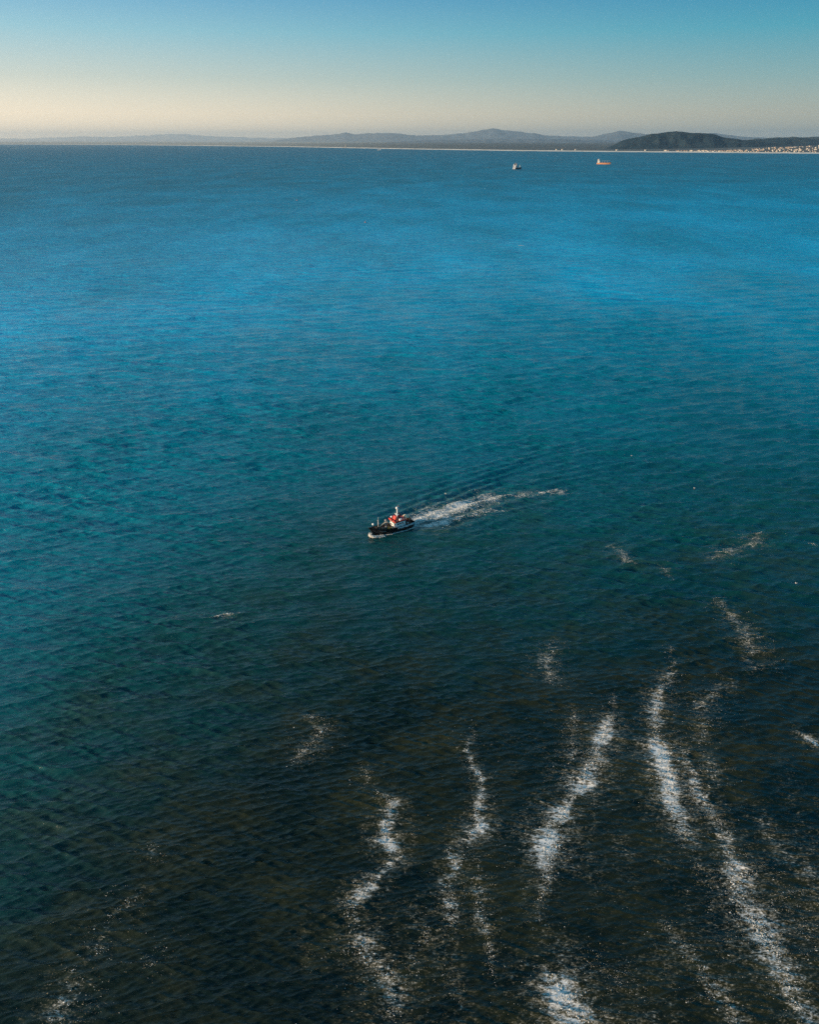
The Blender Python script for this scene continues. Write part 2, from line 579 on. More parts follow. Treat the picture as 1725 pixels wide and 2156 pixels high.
def water_mat():
    m = bpy.data.materials.new('sea_water')
    m.use_nodes = True
    t = m.node_tree
    t.nodes.clear()
    out = N(t, 'ShaderNodeOutputMaterial')
    bs = N(t, 'ShaderNodeBsdfPrincipled')
    bs.inputs['IOR'].default_value = 1.333
    bs.inputs['Specular IOR Level'].default_value = 0.6
    geo = N(t, 'ShaderNodeNewGeometry')
    sx = N(t, 'ShaderNodeSeparateXYZ')
    L(t, geo, 'Position', sx, 0)
    # body colour scale: kelp reef near, open bay beyond; left shifted to paint in sheen
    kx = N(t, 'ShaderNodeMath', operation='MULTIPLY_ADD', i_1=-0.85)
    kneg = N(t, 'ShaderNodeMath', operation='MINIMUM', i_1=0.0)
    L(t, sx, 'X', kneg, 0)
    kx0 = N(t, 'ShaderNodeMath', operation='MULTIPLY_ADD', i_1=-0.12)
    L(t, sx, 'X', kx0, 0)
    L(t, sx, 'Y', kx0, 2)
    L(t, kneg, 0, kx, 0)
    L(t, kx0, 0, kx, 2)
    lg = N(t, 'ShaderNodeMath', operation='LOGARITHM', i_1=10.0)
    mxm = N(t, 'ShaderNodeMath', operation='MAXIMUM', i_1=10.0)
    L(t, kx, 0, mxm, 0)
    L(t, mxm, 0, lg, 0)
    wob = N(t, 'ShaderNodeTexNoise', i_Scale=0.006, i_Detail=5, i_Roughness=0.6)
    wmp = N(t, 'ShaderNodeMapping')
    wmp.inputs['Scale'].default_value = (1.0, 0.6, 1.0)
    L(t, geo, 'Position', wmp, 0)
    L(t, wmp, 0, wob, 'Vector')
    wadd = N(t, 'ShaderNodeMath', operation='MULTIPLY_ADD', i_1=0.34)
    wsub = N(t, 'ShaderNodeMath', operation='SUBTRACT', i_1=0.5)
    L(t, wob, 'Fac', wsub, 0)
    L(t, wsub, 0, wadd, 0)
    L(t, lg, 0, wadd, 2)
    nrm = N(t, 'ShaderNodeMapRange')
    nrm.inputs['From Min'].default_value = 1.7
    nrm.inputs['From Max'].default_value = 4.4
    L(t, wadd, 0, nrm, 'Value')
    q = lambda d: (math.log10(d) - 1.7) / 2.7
    depth = ramp(t, [(q(80), (0.004, 0.007, 0.003)), (q(190), (0.004, 0.012, 0.008)), (q(300), (0.002, 0.066, 0.072)),  # mid-band body blue raised to stand in for reflected sky
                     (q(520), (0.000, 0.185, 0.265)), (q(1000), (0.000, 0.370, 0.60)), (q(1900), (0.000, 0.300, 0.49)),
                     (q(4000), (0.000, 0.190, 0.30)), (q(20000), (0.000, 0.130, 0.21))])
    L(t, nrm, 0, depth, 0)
    # brown-green kelp showing through in the shallows
    kn = N(t, 'ShaderNodeTexNoise', i_Scale=0.045, i_Detail=6, i_Roughness=0.62)
    L(t, geo, 'Position', kn, 'Vector')
    kr = ramp(t, [(0.42, (0, 0, 0)), (0.68, (1, 1, 1))])
    L(t, kn, 'Fac', kr, 0)
    kd = N(t, 'ShaderNodeMapRange')
    kd.inputs['From Min'].default_value = q(400)
    kd.inputs['From Max'].default_value = q(160)
    L(t, nrm, 0, kd, 'Value')
    kf = N(t, 'ShaderNodeMath', operation='MULTIPLY')
    L(t, kr, 0, kf, 0)
    L(t, kd, 0, kf, 1)
    kmix = N(t, 'ShaderNodeMix', data_type='RGBA')
    kmix.inputs['B'].default_value = (0.028, 0.029, 0.009, 1)
    L(t, kf, 0, kmix, 'Factor')
    L(t, depth, 0, kmix, 'A')
    # broad dark and pale patches: uneven sky sheen painted into the water colour
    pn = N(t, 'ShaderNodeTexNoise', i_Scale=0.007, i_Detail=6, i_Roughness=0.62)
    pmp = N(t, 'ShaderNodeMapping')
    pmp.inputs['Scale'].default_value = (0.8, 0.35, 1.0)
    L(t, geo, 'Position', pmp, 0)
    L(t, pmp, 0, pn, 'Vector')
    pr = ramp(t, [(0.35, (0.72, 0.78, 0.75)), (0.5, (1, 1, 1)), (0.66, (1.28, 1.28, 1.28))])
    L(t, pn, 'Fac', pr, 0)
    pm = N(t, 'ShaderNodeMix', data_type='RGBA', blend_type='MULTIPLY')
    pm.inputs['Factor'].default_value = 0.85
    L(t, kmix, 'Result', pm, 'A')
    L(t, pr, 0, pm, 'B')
    # aerated water round the foam
    fa = N(t, 'ShaderNodeAttribute', attribute_name='foam')
    fmp = N(t, 'ShaderNodeMapping')
    fmp.inputs['Rotation'].default_value = (0, 0, math.radians(12))
    fmp.inputs['Scale'].default_value = (0.6, 1.15, 1.0)
    L(t, geo, 'Position', fmp, 0)

    def ridged(sc, det, dist):
        n = N(t, 'ShaderNodeTexNoise', i_Scale=sc, i_Detail=det, i_Roughness=0.6, i_Distortion=dist)
        L(t, fmp, 0, n, 'Vector')
        a = N(t, 'ShaderNodeMath', operation='MULTIPLY_ADD', i_1=2.0, i_2=-1.0)
        L(t, n, 'Fac', a, 0)
        b = N(t, 'ShaderNodeMath', operation='ABSOLUTE')
        L(t, a, 0, b, 0)
        return b
    rg1, rg2 = ridged(0.30, 4, 0.8), ridged(1.1, 4, 0.6)
    fn = N(t, 'ShaderNodeTexNoise', i_Scale=2.4, i_Detail=5, i_Roughness=0.72)
    L(t, fmp, 0, fn, 'Vector')
    # film = 1.5 foam - 1.3 ridge1 - 1.0 ridge2 + 1.4 (fine - .5) - .05
    e1 = N(t, 'ShaderNodeMath', operation='MULTIPLY_ADD', i_1=1.3, i_2=-1.01)
    L(t, fa, 'Fac', e1, 0)
    e2 = N(t, 'ShaderNodeMath', operation='MULTIPLY_ADD', i_1=-1.5)
    L(t, rg1, 0, e2, 0)
    L(t, e1, 0, e2, 2)
    e3 = N(t, 'ShaderNodeMath', operation='MULTIPLY_ADD', i_1=-1.1)
    L(t, rg2, 0, e3, 0)
    L(t, e2, 0, e3, 2)
    e4 = N(t, 'ShaderNodeMath', operation='MULTIPLY_ADD', i_1=2.2)
    L(t, fn, 'Fac', e4, 0)
    L(t, e3, 0, e4, 2)
    fr = N(t, 'ShaderNodeMapRange', interpolation_type='SMOOTHSTEP')
    fr.inputs['From Min'].default_value = 0.0
    fr.inputs['From Max'].default_value = 1.2
    L(t, e4, 0, fr, 'Value')
    fm = N(t, 'ShaderNodeMath', operation='MULTIPLY')
    fg = N(t, 'ShaderNodeMapRange')
    fg.inputs['From Min'].default_value = 0.02
    fg.inputs['From Max'].default_value = 0.2
    L(t, fa, 'Fac', fg, 'Value')
    L(t, fr, 0, fm, 0)
    L(t, fg, 0, fm, 1)
    fcol = ramp(t, [(0.0, (0.16, 0.135, 0.075)), (0.35, (0.30, 0.27, 0.19)), (0.75, (0.74, 0.71, 0.66)), (1.0, (0.86, 0.84, 0.80))])
    L(t, fm, 0, fcol, 0)
    fmix = N(t, 'ShaderNodeMix', data_type='RGBA')
    L(t, fcol, 0, fmix, 'B')
    L(t, fm, 0, fmix, 'Factor')
    L(t, pm, 'Result', fmix, 'A')
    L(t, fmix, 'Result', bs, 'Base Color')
    # roughness: wind patches
    wn = N(t, 'ShaderNodeTexNoise', i_Scale=0.004, i_Detail=5)
    wm2 = N(t, 'ShaderNodeMapping')
    wm2.inputs['Scale'].default_value = (0.5, 1.0, 1.0)
    L(t, geo, 'Position', wm2, 0)
    L(t, wm2, 0, wn, 'Vector')
    rr = N(t, 'ShaderNodeMapRange')
    rr.inputs['From Min'].default_value = 0.3
    rr.inputs['From Max'].default_value = 0.7
    rr.inputs['To Min'].default_value = -0.05
    rr.inputs['To Max'].default_value = 0.05
    L(t, wn, 'Fac', rr, 'Value')
    # roughness rises with distance from the camera, standing in for unresolved waves
    ro = N(t, 'ShaderNodeMapRange', interpolation_type='SMOOTHSTEP')
    ro.inputs['From Min'].default_value = q(300)
    ro.inputs['From Max'].default_value = q(6000)
    ro.inputs['To Min'].default_value = 0.13
    ro.inputs['To Max'].default_value = 0.68
    L(t, nrm, 0, ro, 'Value')
    ra = N(t, 'ShaderNodeMath', operation='ADD')
    L(t, rr, 0, ra, 0)
    L(t, ro, 0, ra, 1)
    L(t, ra, 0, bs, 'Roughness')
    # wind waves and ripples finer than the sheet's own waves
    b0 = N(t, 'ShaderNodeTexNoise', i_Scale=0.36, i_Detail=4, i_Roughness=0.55, i_Distortion=0.5)
    bm0 = N(t, 'ShaderNodeMapping')
    bm0.inputs['Rotation'].default_value = (0, 0, math.radians(9))
    bm0.inputs['Scale'].default_value = (0.42, 1.25, 1.0)
    L(t, geo, 'Position', bm0, 0)
    L(t, bm0, 0, b0, 'Vector')
    # long wind streaks on the open bay
    b2 = N(t, 'ShaderNodeTexNoise', i_Scale=0.045, i_Detail=5, i_Roughness=0.6, i_Distortion=0.3)
    bm2 = N(t, 'ShaderNodeMapping')
    bm2.inputs['Rotation'].default_value = (0, 0, math.radians(4))
    bm2.inputs['Scale'].default_value = (0.38, 1.3, 1.0)
    L(t, geo, 'Position', bm2, 0)
    L(t, bm2, 0, b2, 'Vector')
    k2 = N(t, 'ShaderNodeMapRange')
    k2.inputs['From Min'].default_value = q(350)
    k2.inputs['From Max'].default_value = q(1300)
    L(t, nrm, 0, k2, 'Value')
    bp2 = N(t, 'ShaderNodeBump', i_Distance=BUMP2)
    L(t, k2, 0, bp2, 'Strength')
    L(t, b2, 'Fac', bp2, 'Height')
    k0 = N(t, 'ShaderNodeMapRange')
    k0.inputs['From Min'].default_value = q(190)
    k0.inputs['From Max'].default_value = q(600)
    k0.inputs['To Min'].default_value = 0.30
    L(t, nrm, 0, k0, 'Value')
    bp0 = N(t, 'ShaderNodeBump', i_Distance=BUMP0)
    kg = N(t, 'ShaderNodeMapRange')
    kg.inputs['From Min'].default_value = 0.34
    kg.inputs['From Max'].default_value = 0.66
    kg.inputs['To Min'].default_value = 0.45
    kg.inputs['To Max'].default_value = 1.25
    L(t, wn, 'Fac', kg, 'Value')
    km = N(t, 'ShaderNodeMath', operation='MULTIPLY')
    km.use_clamp = True
    L(t, k0, 0, km, 0)
    L(t, kg, 0, km, 1)
    L(t, km, 0, bp0, 'Strength')
    L(t, b0, 'Fac', bp0, 'Height')
    L(t, bp2, 0, bp0, 'Normal')
    b1 = N(t, 'ShaderNodeTexNoise', i_Scale=0.85, i_Detail=5, i_Roughness=0.62)
    bm1 = N(t, 'ShaderNodeMapping')
    bm1.inputs['Rotation'].default_value = (0, 0, math.radians(-8))
    bm1.inputs['Scale'].default_value = (0.45, 1.3, 1.0)
    L(t, geo, 'Position', bm1, 0)
    L(t, bm1, 0, b1, 'Vector')
    bp = N(t, 'ShaderNodeBump', i_Strength=1.0, i_Distance=BUMP1)
    L(t, b1, 'Fac', bp, 'Height')
    L(t, bp0, 0, bp, 'Normal')
    L(t, bp, 0, bs, 'Normal')
    L(t, bs, 0, out, 0)
    return m


def build_sea():
    dep = np.concatenate([np.radians([89.0, 84, 78, 72, 67]), np.radians(np.linspace(63.5, 1.2, 1480)), np.radians(np.linspace(1.15, 0.06, 24))])
    r = CAM_H / np.tan(dep)
    az = np.concatenate([np.radians(np.linspace(-180, -44, 28))[:-1], np.radians(np.linspace(-44, 44, 630)), np.radians(np.linspace(44, 180, 28))[1:-1]])
    R, A = np.meshgrid(r, az, indexing='ij')
    x = R * np.sin(A)
    y = R * np.cos(A)
    dr = np.gradient(r)
    da = np.gradient(az)
    spc = np.maximum(np.abs(dr)[:, None] * np.ones_like(A), 0.75 * R * da[None, :])
    live = R < 6000
    dx, dy, z = np.zeros_like(x), np.zeros_like(x), np.zeros_like(x)
    a, b, c = waves(x[live], y[live], spc[live])
    dx[live], dy[live], z[live] = a, b, c
    f = foam_field(x, y)
    nr, na = x.shape
    V = np.stack([x + dx, y + dy, z], -1).reshape(-1, 3)
    idx = np.arange(nr * na).reshape(nr, na)
    idn = np.roll(idx, -1, axis=1)
    Q = np.stack([idx[:-1], idx[1:], idn[1:], idn[:-1]], -1).reshape(-1, 4)[:, ::-1]
    # close the middle
    V = np.vstack([V, [[0, 0, 0]]])
    T = np.stack([np.full(na, nr * na), np.roll(idx[0], -1), idx[0]], -1)
    me = np_mesh('sea', V, Q, T)
    at = me.attributes.new('foam', 'FLOAT', 'POINT')
    at.data.foreach_set('value', np.append(f.ravel(), 0).astype(np.float32))
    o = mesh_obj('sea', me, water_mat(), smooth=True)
    if me.polygons[len(me.polygons) // 2].normal.z < 0:
        me.flip_normals()
    tag(o, 'choppy deep blue sea turning dark brown green over the near reef', 'sea', kind='structure')


build_sea()


# ------------------------------------------------------------------ foam on the water
def foam_mat(name, cols):
    m = bpy.data.materials.new(name)
    m.use_nodes = True
    t = m.node_tree
    b = t.nodes['Principled BSDF']
    geo = N(t, 'ShaderNodeNewGeometry')
    n = N(t, 'ShaderNodeTexNoise', i_Scale=1.7, i_Detail=5)
    L(t, geo, 'Position', n, 'Vector')
    r = ramp(t, [(0.3, cols[0]), (0.55, cols[1]), (0.8, cols[2])])
    L(t, n, 'Fac', r, 0)
    L(t, r, 0, b, 'Base Color')
    b.inputs['Roughness'].default_value = 0.7
    return m


FOAM = foam_mat('sea_foam', [(0.55, 0.50, 0.42), (0.84, 0.79, 0.71), (0.88, 0.85, 0.80)])
FOAM_TAN = foam_mat('kelp_scum', [(0.16, 0.125, 0.06), (0.32, 0.26, 0.15), (0.46, 0.40, 0.27)])


LUMPS = 0


def lumps(name, xy, size, hgt, label, z0=0.0, tan=None):
    """many small irregular foam lumps riding on the waves, joined as stuff"""
    n = len(xy)
    x, y = xy[:, 0], xy[:, 1]
    D = np.sqrt(x * x + y * y + CAM_H ** 2)
    spc = np.maximum(D * D / CAM_H * 0.00074, D * 0.0018)
    dx, dy, z = waves(x, y, spc)
    K = 4
    ang = rng.uniform(0, 2 * PI, n)[:, None] + np.arange(K)[None, :] * 2 * PI / K + rng.normal(0, .25, (n, K))
    rad = size[:, None] * rng.uniform(0.5, 1.4, (n, K))
    th = rng.normal(0.25, 0.5, n)[:, None]
    ex, ey = rad * np.cos(ang) * 1.6, rad * np.sin(ang) * 0.8
    bx = ex * np.cos(th) - ey * np.sin(th)
    by = ex * np.sin(th) + ey * np.cos(th)
    V = np.zeros((n, K + 1, 3))
    cx, cy, cz = x + dx, y + dy, z + z0
    V[:, :K, 0] = cx[:, None] + bx
    V[:, :K, 1] = cy[:, None] + by
    V[:, :K, 2] = cz[:, None] - 0.03 + hgt[:, None] * rng.uniform(-0.1, 0.3, (n, K))
    V[:, K, 0] = cx + rng.normal(0, .25, n) * size
    V[:, K, 1] = cy + rng.normal(0, .25, n) * size
    V[:, K, 2] = cz + hgt
    base = (np.arange(n) * (K + 1))[:, None]
    tt = [base + np.array([[k, (k + 1) % K, K]]) for k in range(K)]
    me = np_mesh(name, V.reshape(-1, 3), None, np.concatenate(tt))
    global LUMPS
    LUMPS += n
    o = mesh_obj(name, me, [FOAM, FOAM_TAN])
    if tan is not None:
        me.polygons.foreach_set('material_index', np.tile(tan.astype(np.int32), K))
    tag(o, label, 'sea foam', kind='stuff')
    return o


def clump(x, y):
    """lacy foam: ridged bands stretched along the crests, broken at several sizes"""
    c, s = math.cos(0.2), math.sin(0.2)
    u, v = x * c + y * s, -x * s + y * c
    a = 1 - 2.0 * np.abs(vnoise(u * 0.16, v * 0.20, 1))
    b = 1 - 2.0 * np.abs(vnoise(u * 0.42, v * 0.62, 2))
    d = vnoise(u * 1.1, v * 1.9, 3)
    e = vnoise(u * 0.05, v * 0.05, 4)
    return 0.40 * a + 0.36 * b + 0.34 * d + 0.35 * e


def streak_points(pts, per_m2, clump_cut=True, gaus=0.62):
    ln = resample(pts, 0.6)
    seg = 0.6
    cnt = rng.poisson(np.clip(ln[:, 2] * 2 * seg * per_m2 * (0.3 + 0.7 * ln[:, 3]), 0, 400))
    ii = np.repeat(np.arange(len(ln)), cnt)
    n = len(ii)
    # the streak's own edge wanders and frays
    wn_ = 1 + 0.55 * vnoise(ln[ii, 0] * .08, ln[ii, 1] * .08, 7) + 0.35 * vnoise(ln[ii, 0] * .3, ln[ii, 1] * .3, 8)
    sh_ = 0.5 * vnoise(ln[ii, 0] * .11 + 40, ln[ii, 1] * .11, 9)
    r0 = rng.normal(0, gaus, n)
    fray = rng.random(n) < 0.22
    r0[fray] *= 2.1
    off = (r0 * wn_ + sh_) * ln[ii, 2]
    tang = np.gradient(ln[:, :2], axis=0)
    tang /= np.linalg.norm(tang, axis=1)[:, None] + 1e-9
    nx, ny = -tang[ii, 1], tang[ii, 0]
    al = rng.normal(0, 1.2, n)
    x = ln[ii, 0] + nx * off + tang[ii, 0] * al
    y = ln[ii, 1] + ny * off + tang[ii, 1] * al
    core = np.exp(-(r0 / 0.8) ** 2) * ln[ii, 3]
    if clump_cut:
        keep = clump(x, y) + core * 0.85 + rng.normal(0, .16, n) > 0.46
        x, y, core = x[keep], y[keep], core[keep]
    return np.stack([x, y], -1), core


LAB = {
    'a': 'broken white foam streak running down left of the forked one',
    'b': 'zigzag white foam streak that kinks left halfway below the boat',
    'c': 'thickest white foam band slanting down left in the lower right',
    'd': 'narrow upright white foam streak right of the thickest band',
    'e': 'longest foam streak running down to the bottom right corner',
    'f': 'white foam patch on the bottom edge right of centre',
    'g': 'faint foam streak beside the longest one near bottom edge',
    'h': 'short bright foam line at the right edge of the dark water',
    'i': 'thin faint foam line curving down below the upper right patches',
    'j': 'small white foam patches right of and below the boat wake',
    'k': 'tiny slanted foam dash beside the small white patches',
    'l': 'wispy foam patch at upper right near the picture edge',
    'm': 'faint upright foam wisp above the forked streaks',
    'n': 'speckled brownish foam trail in the lower left corner',
    'o': 'faint hooked foam trail left of the broken streak',
    'p': 'small speckled foam patch above the lower left trail',
    'q': 'thin foam flecks along the left of the thickest band',
    'r': 'thin forked branch of foam trailing below the zigzag streak',
    's': 'scattered foam flecks beside the bottom of the broken streak',
    't': 'scattered foam flecks above the longest streak',
    'u': 'lone little whitecap on blue water left of the boat',
    'v': 'thin veil of foam specks between bottom patch and faint streak',
    'w': 'thin veil of foam specks right of the longest streak',
    'x': 'few foam specks on dark water right of the lower left trail',
    'y': 'tiny white fleck of foam far out on bright blue water',
    'z': 'small pale foam fleck at right picture edge level with boat',
}
for key, pts in STREAKS.items():
    far = key in 'yuz'
    xy, core = streak_points(pts, 12.0 if not far else 20, clump_cut=not far, gaus=0.46)
    if len(xy) < 5:
        continue
    sz = rng.gamma(2.0, 0.026, len(xy)) * (0.5 + 1.2 * core) + 0.025
    if far: sz *= 1.8
    hg = sz * rng.uniform(0.25, 0.9, len(xy))
    tan = rng.random(len(xy)) < 0.45 - 0.45 * core
    if not far:
        # thin scum drifting wide of the white core
        wide = [(a, b, c * 2.3 + 5, 0.22 + d * 0.45) for a, b, c, d in pts]
        xv, cv_ = streak_points(wide, 16.0, True, 0.62)
        sv = rng.gamma(2.0, 0.016, len(xv)) + 0.02
        xy = np.vstack([xy, xv])
        sz = np.append(sz, sv)
        hg = np.append(hg, sv * rng.uniform(.2, .7, len(xv)))
        tan = np.append(tan, rng.random(len(xv)) < 0.8)
    lumps('foam_streak', xy, sz, hg, LAB[key], tan=tan)

for pts, lab, per in ((WAKE, 'long white foam wake curving away behind the black boat', 15.0),
                      (WAKE2, 'thinner second foam trail beside the main boat wake', 10.0)):
    xy, core = streak_points(pts, per, True, 0.6)
    sz = rng.gamma(2.5, 0.045, len(xy)) * (0.6 + 0.9 * core) + 0.04
    lumps('wake_foam', xy, sz, sz * rng.uniform(.35, .8, len(xy)), lab)

# ------------------------------------------------------------------ land
def land_mat(name, cols, scale, detail=8, rough=0.95, bump=None, sandy=False):
    m = bpy.data.materials.new(name)
    m.use_nodes = True
    t = m.node_tree
    b = t.nodes['Principled BSDF']
    geo = N(t, 'ShaderNodeNewGeometry')
    n = N(t, 'ShaderNodeTexNoise', i_Scale=scale, i_Detail=detail, i_Roughness=0.6)
    L(t, geo, 'Position', n, 'Vector')
    k = len(cols)
    r = ramp(t, [(0.3 + 0.4 * i / (k - 1), c) for i, c in enumerate(cols)])
    L(t, n, 'Fac', r, 0)
    if sandy:
        # left of the plain paled to a sand tone, painting haze into the colour
        sxn = N(t, 'ShaderNodeSeparateXYZ')
        L(t, geo, 'Position', sxn, 0)
        mr = N(t, 'ShaderNodeMapRange', interpolation_type='SMOOTHSTEP')
        mr.inputs['From Min'].default_value = 3500
        mr.inputs['From Max'].default_value = -9000
        L(t, sxn, 'X', mr, 'Value')
        mxs = N(t, 'ShaderNodeMix', data_type='RGBA')
        mxs.inputs['B'].default_value = (0.42, 0.37, 0.29, 1)
        L(t, mr, 0, mxs, 'Factor')
        L(t, r, 0, mxs, 'A')
        L(t, mxs, 'Result', b, 'Base Color')
    else:
        L(t, r, 0, b, 'Base Color')
    b.inputs['Roughness'].default_value = rough
    b.inputs['Specular IOR Level'].default_value = 0.1
    if bump:
        bp = N(t, 'ShaderNodeBump', i_Strength=0.7, i_Distance=bump)
        L(t, n, 'Fac', bp, 'Height')
        L(t, bp, 0, b, 'Normal')
    return m


SHORE = [(-260, 303.0), (0, 304.6), (300, 306.2), (600, 309.6), (860, 314.6), (1100, 318.4), (1290, 320.3), (1450, 321.6), (1725, 324.0), (2000, 327.0), (2400, 333)]


def shore_y(px):
    for (a, ya), (b, yb) in zip(SHORE[:-1], SHORE[1:]):
        if a <= px <= b:
            f = (px - a) / (b - a)
            return ya + (yb - ya) * f
    return SHORE[-1][1]


def town_rise(px):
    """height in metres of the ground 900 m behind the right-hand shore"""
    return float(np.interp(px, [0, 1250, 1400, 1500, 1600, 1725, 2400], [14, 14, 18, 26, 46, 74, 90]))


def shore_frame(px):
    p = sea_pt(px, shore_y(px))
    q = sea_pt(px + 4, shore_y(px + 4))
    t = (q - p).normalized()
    n = Vector((-t.y, t.x, 0))
    # inland along the view line keeps the strips regular
    v = Vector((p.x, p.y, 0)).normalized()
    return p, v


def ground_z(px, d):
    """profile inland: beach, dune, coastal plain"""
    tr = town_rise(px)
    return float(np.interp(d, [-60, 0, 60, 140, 260, 900, 2200, 9000, 60000], [-3, 0.4, 3, 11, 12, tr, tr * 1.05 + 6, 42, 55]))


def build_land():
    pxs = np.linspace(-250, 2380, 330)
    ds_beach = [-60, 0, 30, 60, 100, 140, 180]
    ds_land = [180, 260, 420, 650, 900, 1400, 2200, 4000, 9000, 22000, 60000]
    for nm, ds, mat, lab in (
            ('beach', ds_beach, land_mat('pale_beach_sand', [(0.50, 0.43, 0.33), (0.68, 0.62, 0.52), (0.74, 0.70, 0.62)], 0.003), 'long pale beach with a white surf line along the far shore'),
            ('coastal_plain', ds_land, land_mat('coastal_scrub', [(0.07, 0.08, 0.08), (0.10, 0.105, 0.10), (0.15, 0.14, 0.12)], 0.0016, sandy=True), 'dark scrubby coastal plain behind the far beach')):
        V = []
        for px in pxs:
            p, v = shore_frame(px)
            for d in ds:
                q = p + v * d
                z = ground_z(px, d)
                if d > 100:
                    z += 4.0 * noise.noise(Vector((q.x * 0.002, q.y * 0.002, 1.7))) * min(1, d / 900)
                    if nm == 'coastal_plain' and 250 < d < 6000:
                        z += 5 * abs(noise.noise(Vector((q.x * 0.006, q.y * 0.004, 5.1))))
                V.append((q.x, q.y, z))
        n, k = len(pxs), len(ds)
        idx = np.arange(n * k).reshape(n, k)
        Q = np.stack([idx[:-1, :-1], idx[1:, :-1], idx[1:, 1:], idx[:-1, 1:]], -1).reshape(-1, 4)
        o = mesh_obj(nm, np_mesh(nm, V, Q), mat, smooth=True)
        tag(o, lab, nm.replace('_', ' '), kind='structure')


build_land()


# breaking surf along the beach
def build_surf():
    V = []
    Q = []
    for row, (d0, wdt, z) in enumerate(((-220, 60, 1.6), (-120, 70, 1.8), (-40, 60, 1.2))):
        pxs = np.linspace(-250, 2380, 900)
        for i, px in enumerate(pxs):
            s = noise.noise(Vector((px * 0.03, row * 7.7, 0)))
            if s < -0.15 + 0.1 * row and row < 2:
                continue
            p, v = shore_frame(px)
            p2, _ = shore_frame(px + 2.9)
            o = noise.noise(Vector((px * 0.06, row * 3.1, 2))) * 40
            a = len(V)
            w = wdt * (0.5 + 0.7 * abs(s))
            for P_, e in ((p, 0), (p2, 0)):
                V += [tuple(P_ + v * (d0 + o - w / 2) + Vector((0, 0, 0.15))), tuple(P_ + v * (d0 + o) + Vector((0, 0, z))), tuple(P_ + v * (d0 + o + w / 2) + Vector((0, 0, 0.15)))]
            Q += [(a, a + 3, a + 4, a + 1), (a + 1, a + 4, a + 5, a + 2)]
    o = mesh_obj('surf', np_mesh('surf', V, Q), FOAM)
    tag(o, 'white breaking surf along the far beach', 'surf', kind='stuff')


build_surf()

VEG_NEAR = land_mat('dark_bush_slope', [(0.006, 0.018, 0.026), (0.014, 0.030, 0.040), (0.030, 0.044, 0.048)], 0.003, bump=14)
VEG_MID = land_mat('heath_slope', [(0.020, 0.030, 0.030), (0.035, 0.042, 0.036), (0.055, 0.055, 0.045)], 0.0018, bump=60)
VEG_FAR = land_mat('haze_blue_rock', [(0.09, 0.12, 0.15), (0.13, 0.155, 0.18), (0.17, 0.18, 0.19)], 0.0006, bump=120)  # light blue-grey rock colour has distance haze painted in
VEG_HAZED = land_mat('haze_pale_rock', [(0.36, 0.34, 0.31), (0.44, 0.41, 0.37), (0.50, 0.46, 0.41)], 0.0005, bump=120)  # rock paled so its colour carries the haze over the left ranges


def ridge(name, prof, Y, depth, mat, label, gully=0.16, base_drop=60, rows=26, step=6.0, seed=0.0, skew=0.0):
    """a hill whose skyline is read from the photograph, built as a full heightfield at its own distance"""
    prof = sorted(prof)
    xs = np.arange(prof[0][0], prof[-1][0] + step, step)
    px = [p[0] for p in prof]
    py = [p[1] for p in prof]
    ts = np.linspace(-1, 1, rows)
    V = []
    for xx in xs:
        yy = float(np.interp(xx, px, py))
        top = at_dist(xx, yy, Y)
        top.z += (1.5 * noise.fractal(Vector((xx * 0.05, seed, 0)), 1.0, 2.0, 4)) / FPX * Y
        h = max(4.0, top.z)
        for t in ts:
            yo = Y + t * depth + skew * (top.x - 0)
            wx = top.x * (yo / Y)
            prof_t = (1 - abs(t)) ** 1.35
            g = abs(noise.fractal(Vector((xx * 0.022 + seed, t * 1.3 + seed, seed)), 1.0, 2.0, 5))
            z = h * prof_t * (1 - gully * 2.2 * g * min(1, abs(t) * 4)) - base_drop * (abs(t) ** 4)
            V.append((wx, yo, z))
    n, k = len(xs), rows
    idx = np.arange(n * k).reshape(n, k)
    Q = np.stack([idx[:-1, :-1], idx[1:, :-1], idx[1:, 1:], idx[:-1, 1:]], -1).reshape(-1, 4)
    o = mesh_obj(name, np_mesh(name, V, Q), mat, smooth=True)
    tag(o, label, 'hill', kind='structure')
    return o


# near dark hill on the right
ridge('hill', [(1255, 318), (1280, 310), (1300, 301), (1325, 292), (1345, 287), (1375, 281), (1400, 277.5), (1420, 276), (1432, 275.5), (1448, 276), (1470, 278.5), (1500, 282), (1530, 288), (1560, 293), (1600, 297), (1640, 303), (1680, 308), (1720, 312)],
      15800, 1700, VEG_NEAR, 'dark flat topped hill rising behind the far right shore', gully=0.30, seed=2.3, step=3.0, rows=40)
ridge('hill', [(1540, 308), (1570, 297), (1600, 292.5), (1640, 290.5), (1690, 290), (1720, 292), (1760, 294), (1850, 290), (2000, 284), (2200, 292)],
      18800, 1900, VEG_NEAR, 'low dark ridge running off the right edge behind the town', gully=0.2, seed=5.1, step=5.0)
ridge('hill', [(1560, 296), (1600, 291), (1650, 288.5), (1700, 288), (1725, 287), (1800, 286), (1950, 290)],
      30000, 3000, VEG_MID, 'greenish ridge peeping over the low dark ridge at right', seed=8.0)
ridge('hill', [(1440, 290), (1470, 281), (1500, 279.5), (1530, 283), (1570, 288), (1620, 290), (1700, 291)],
      84000, 8000, VEG_FAR, 'faint far ridge just behind the flat topped hill', seed=9.0)
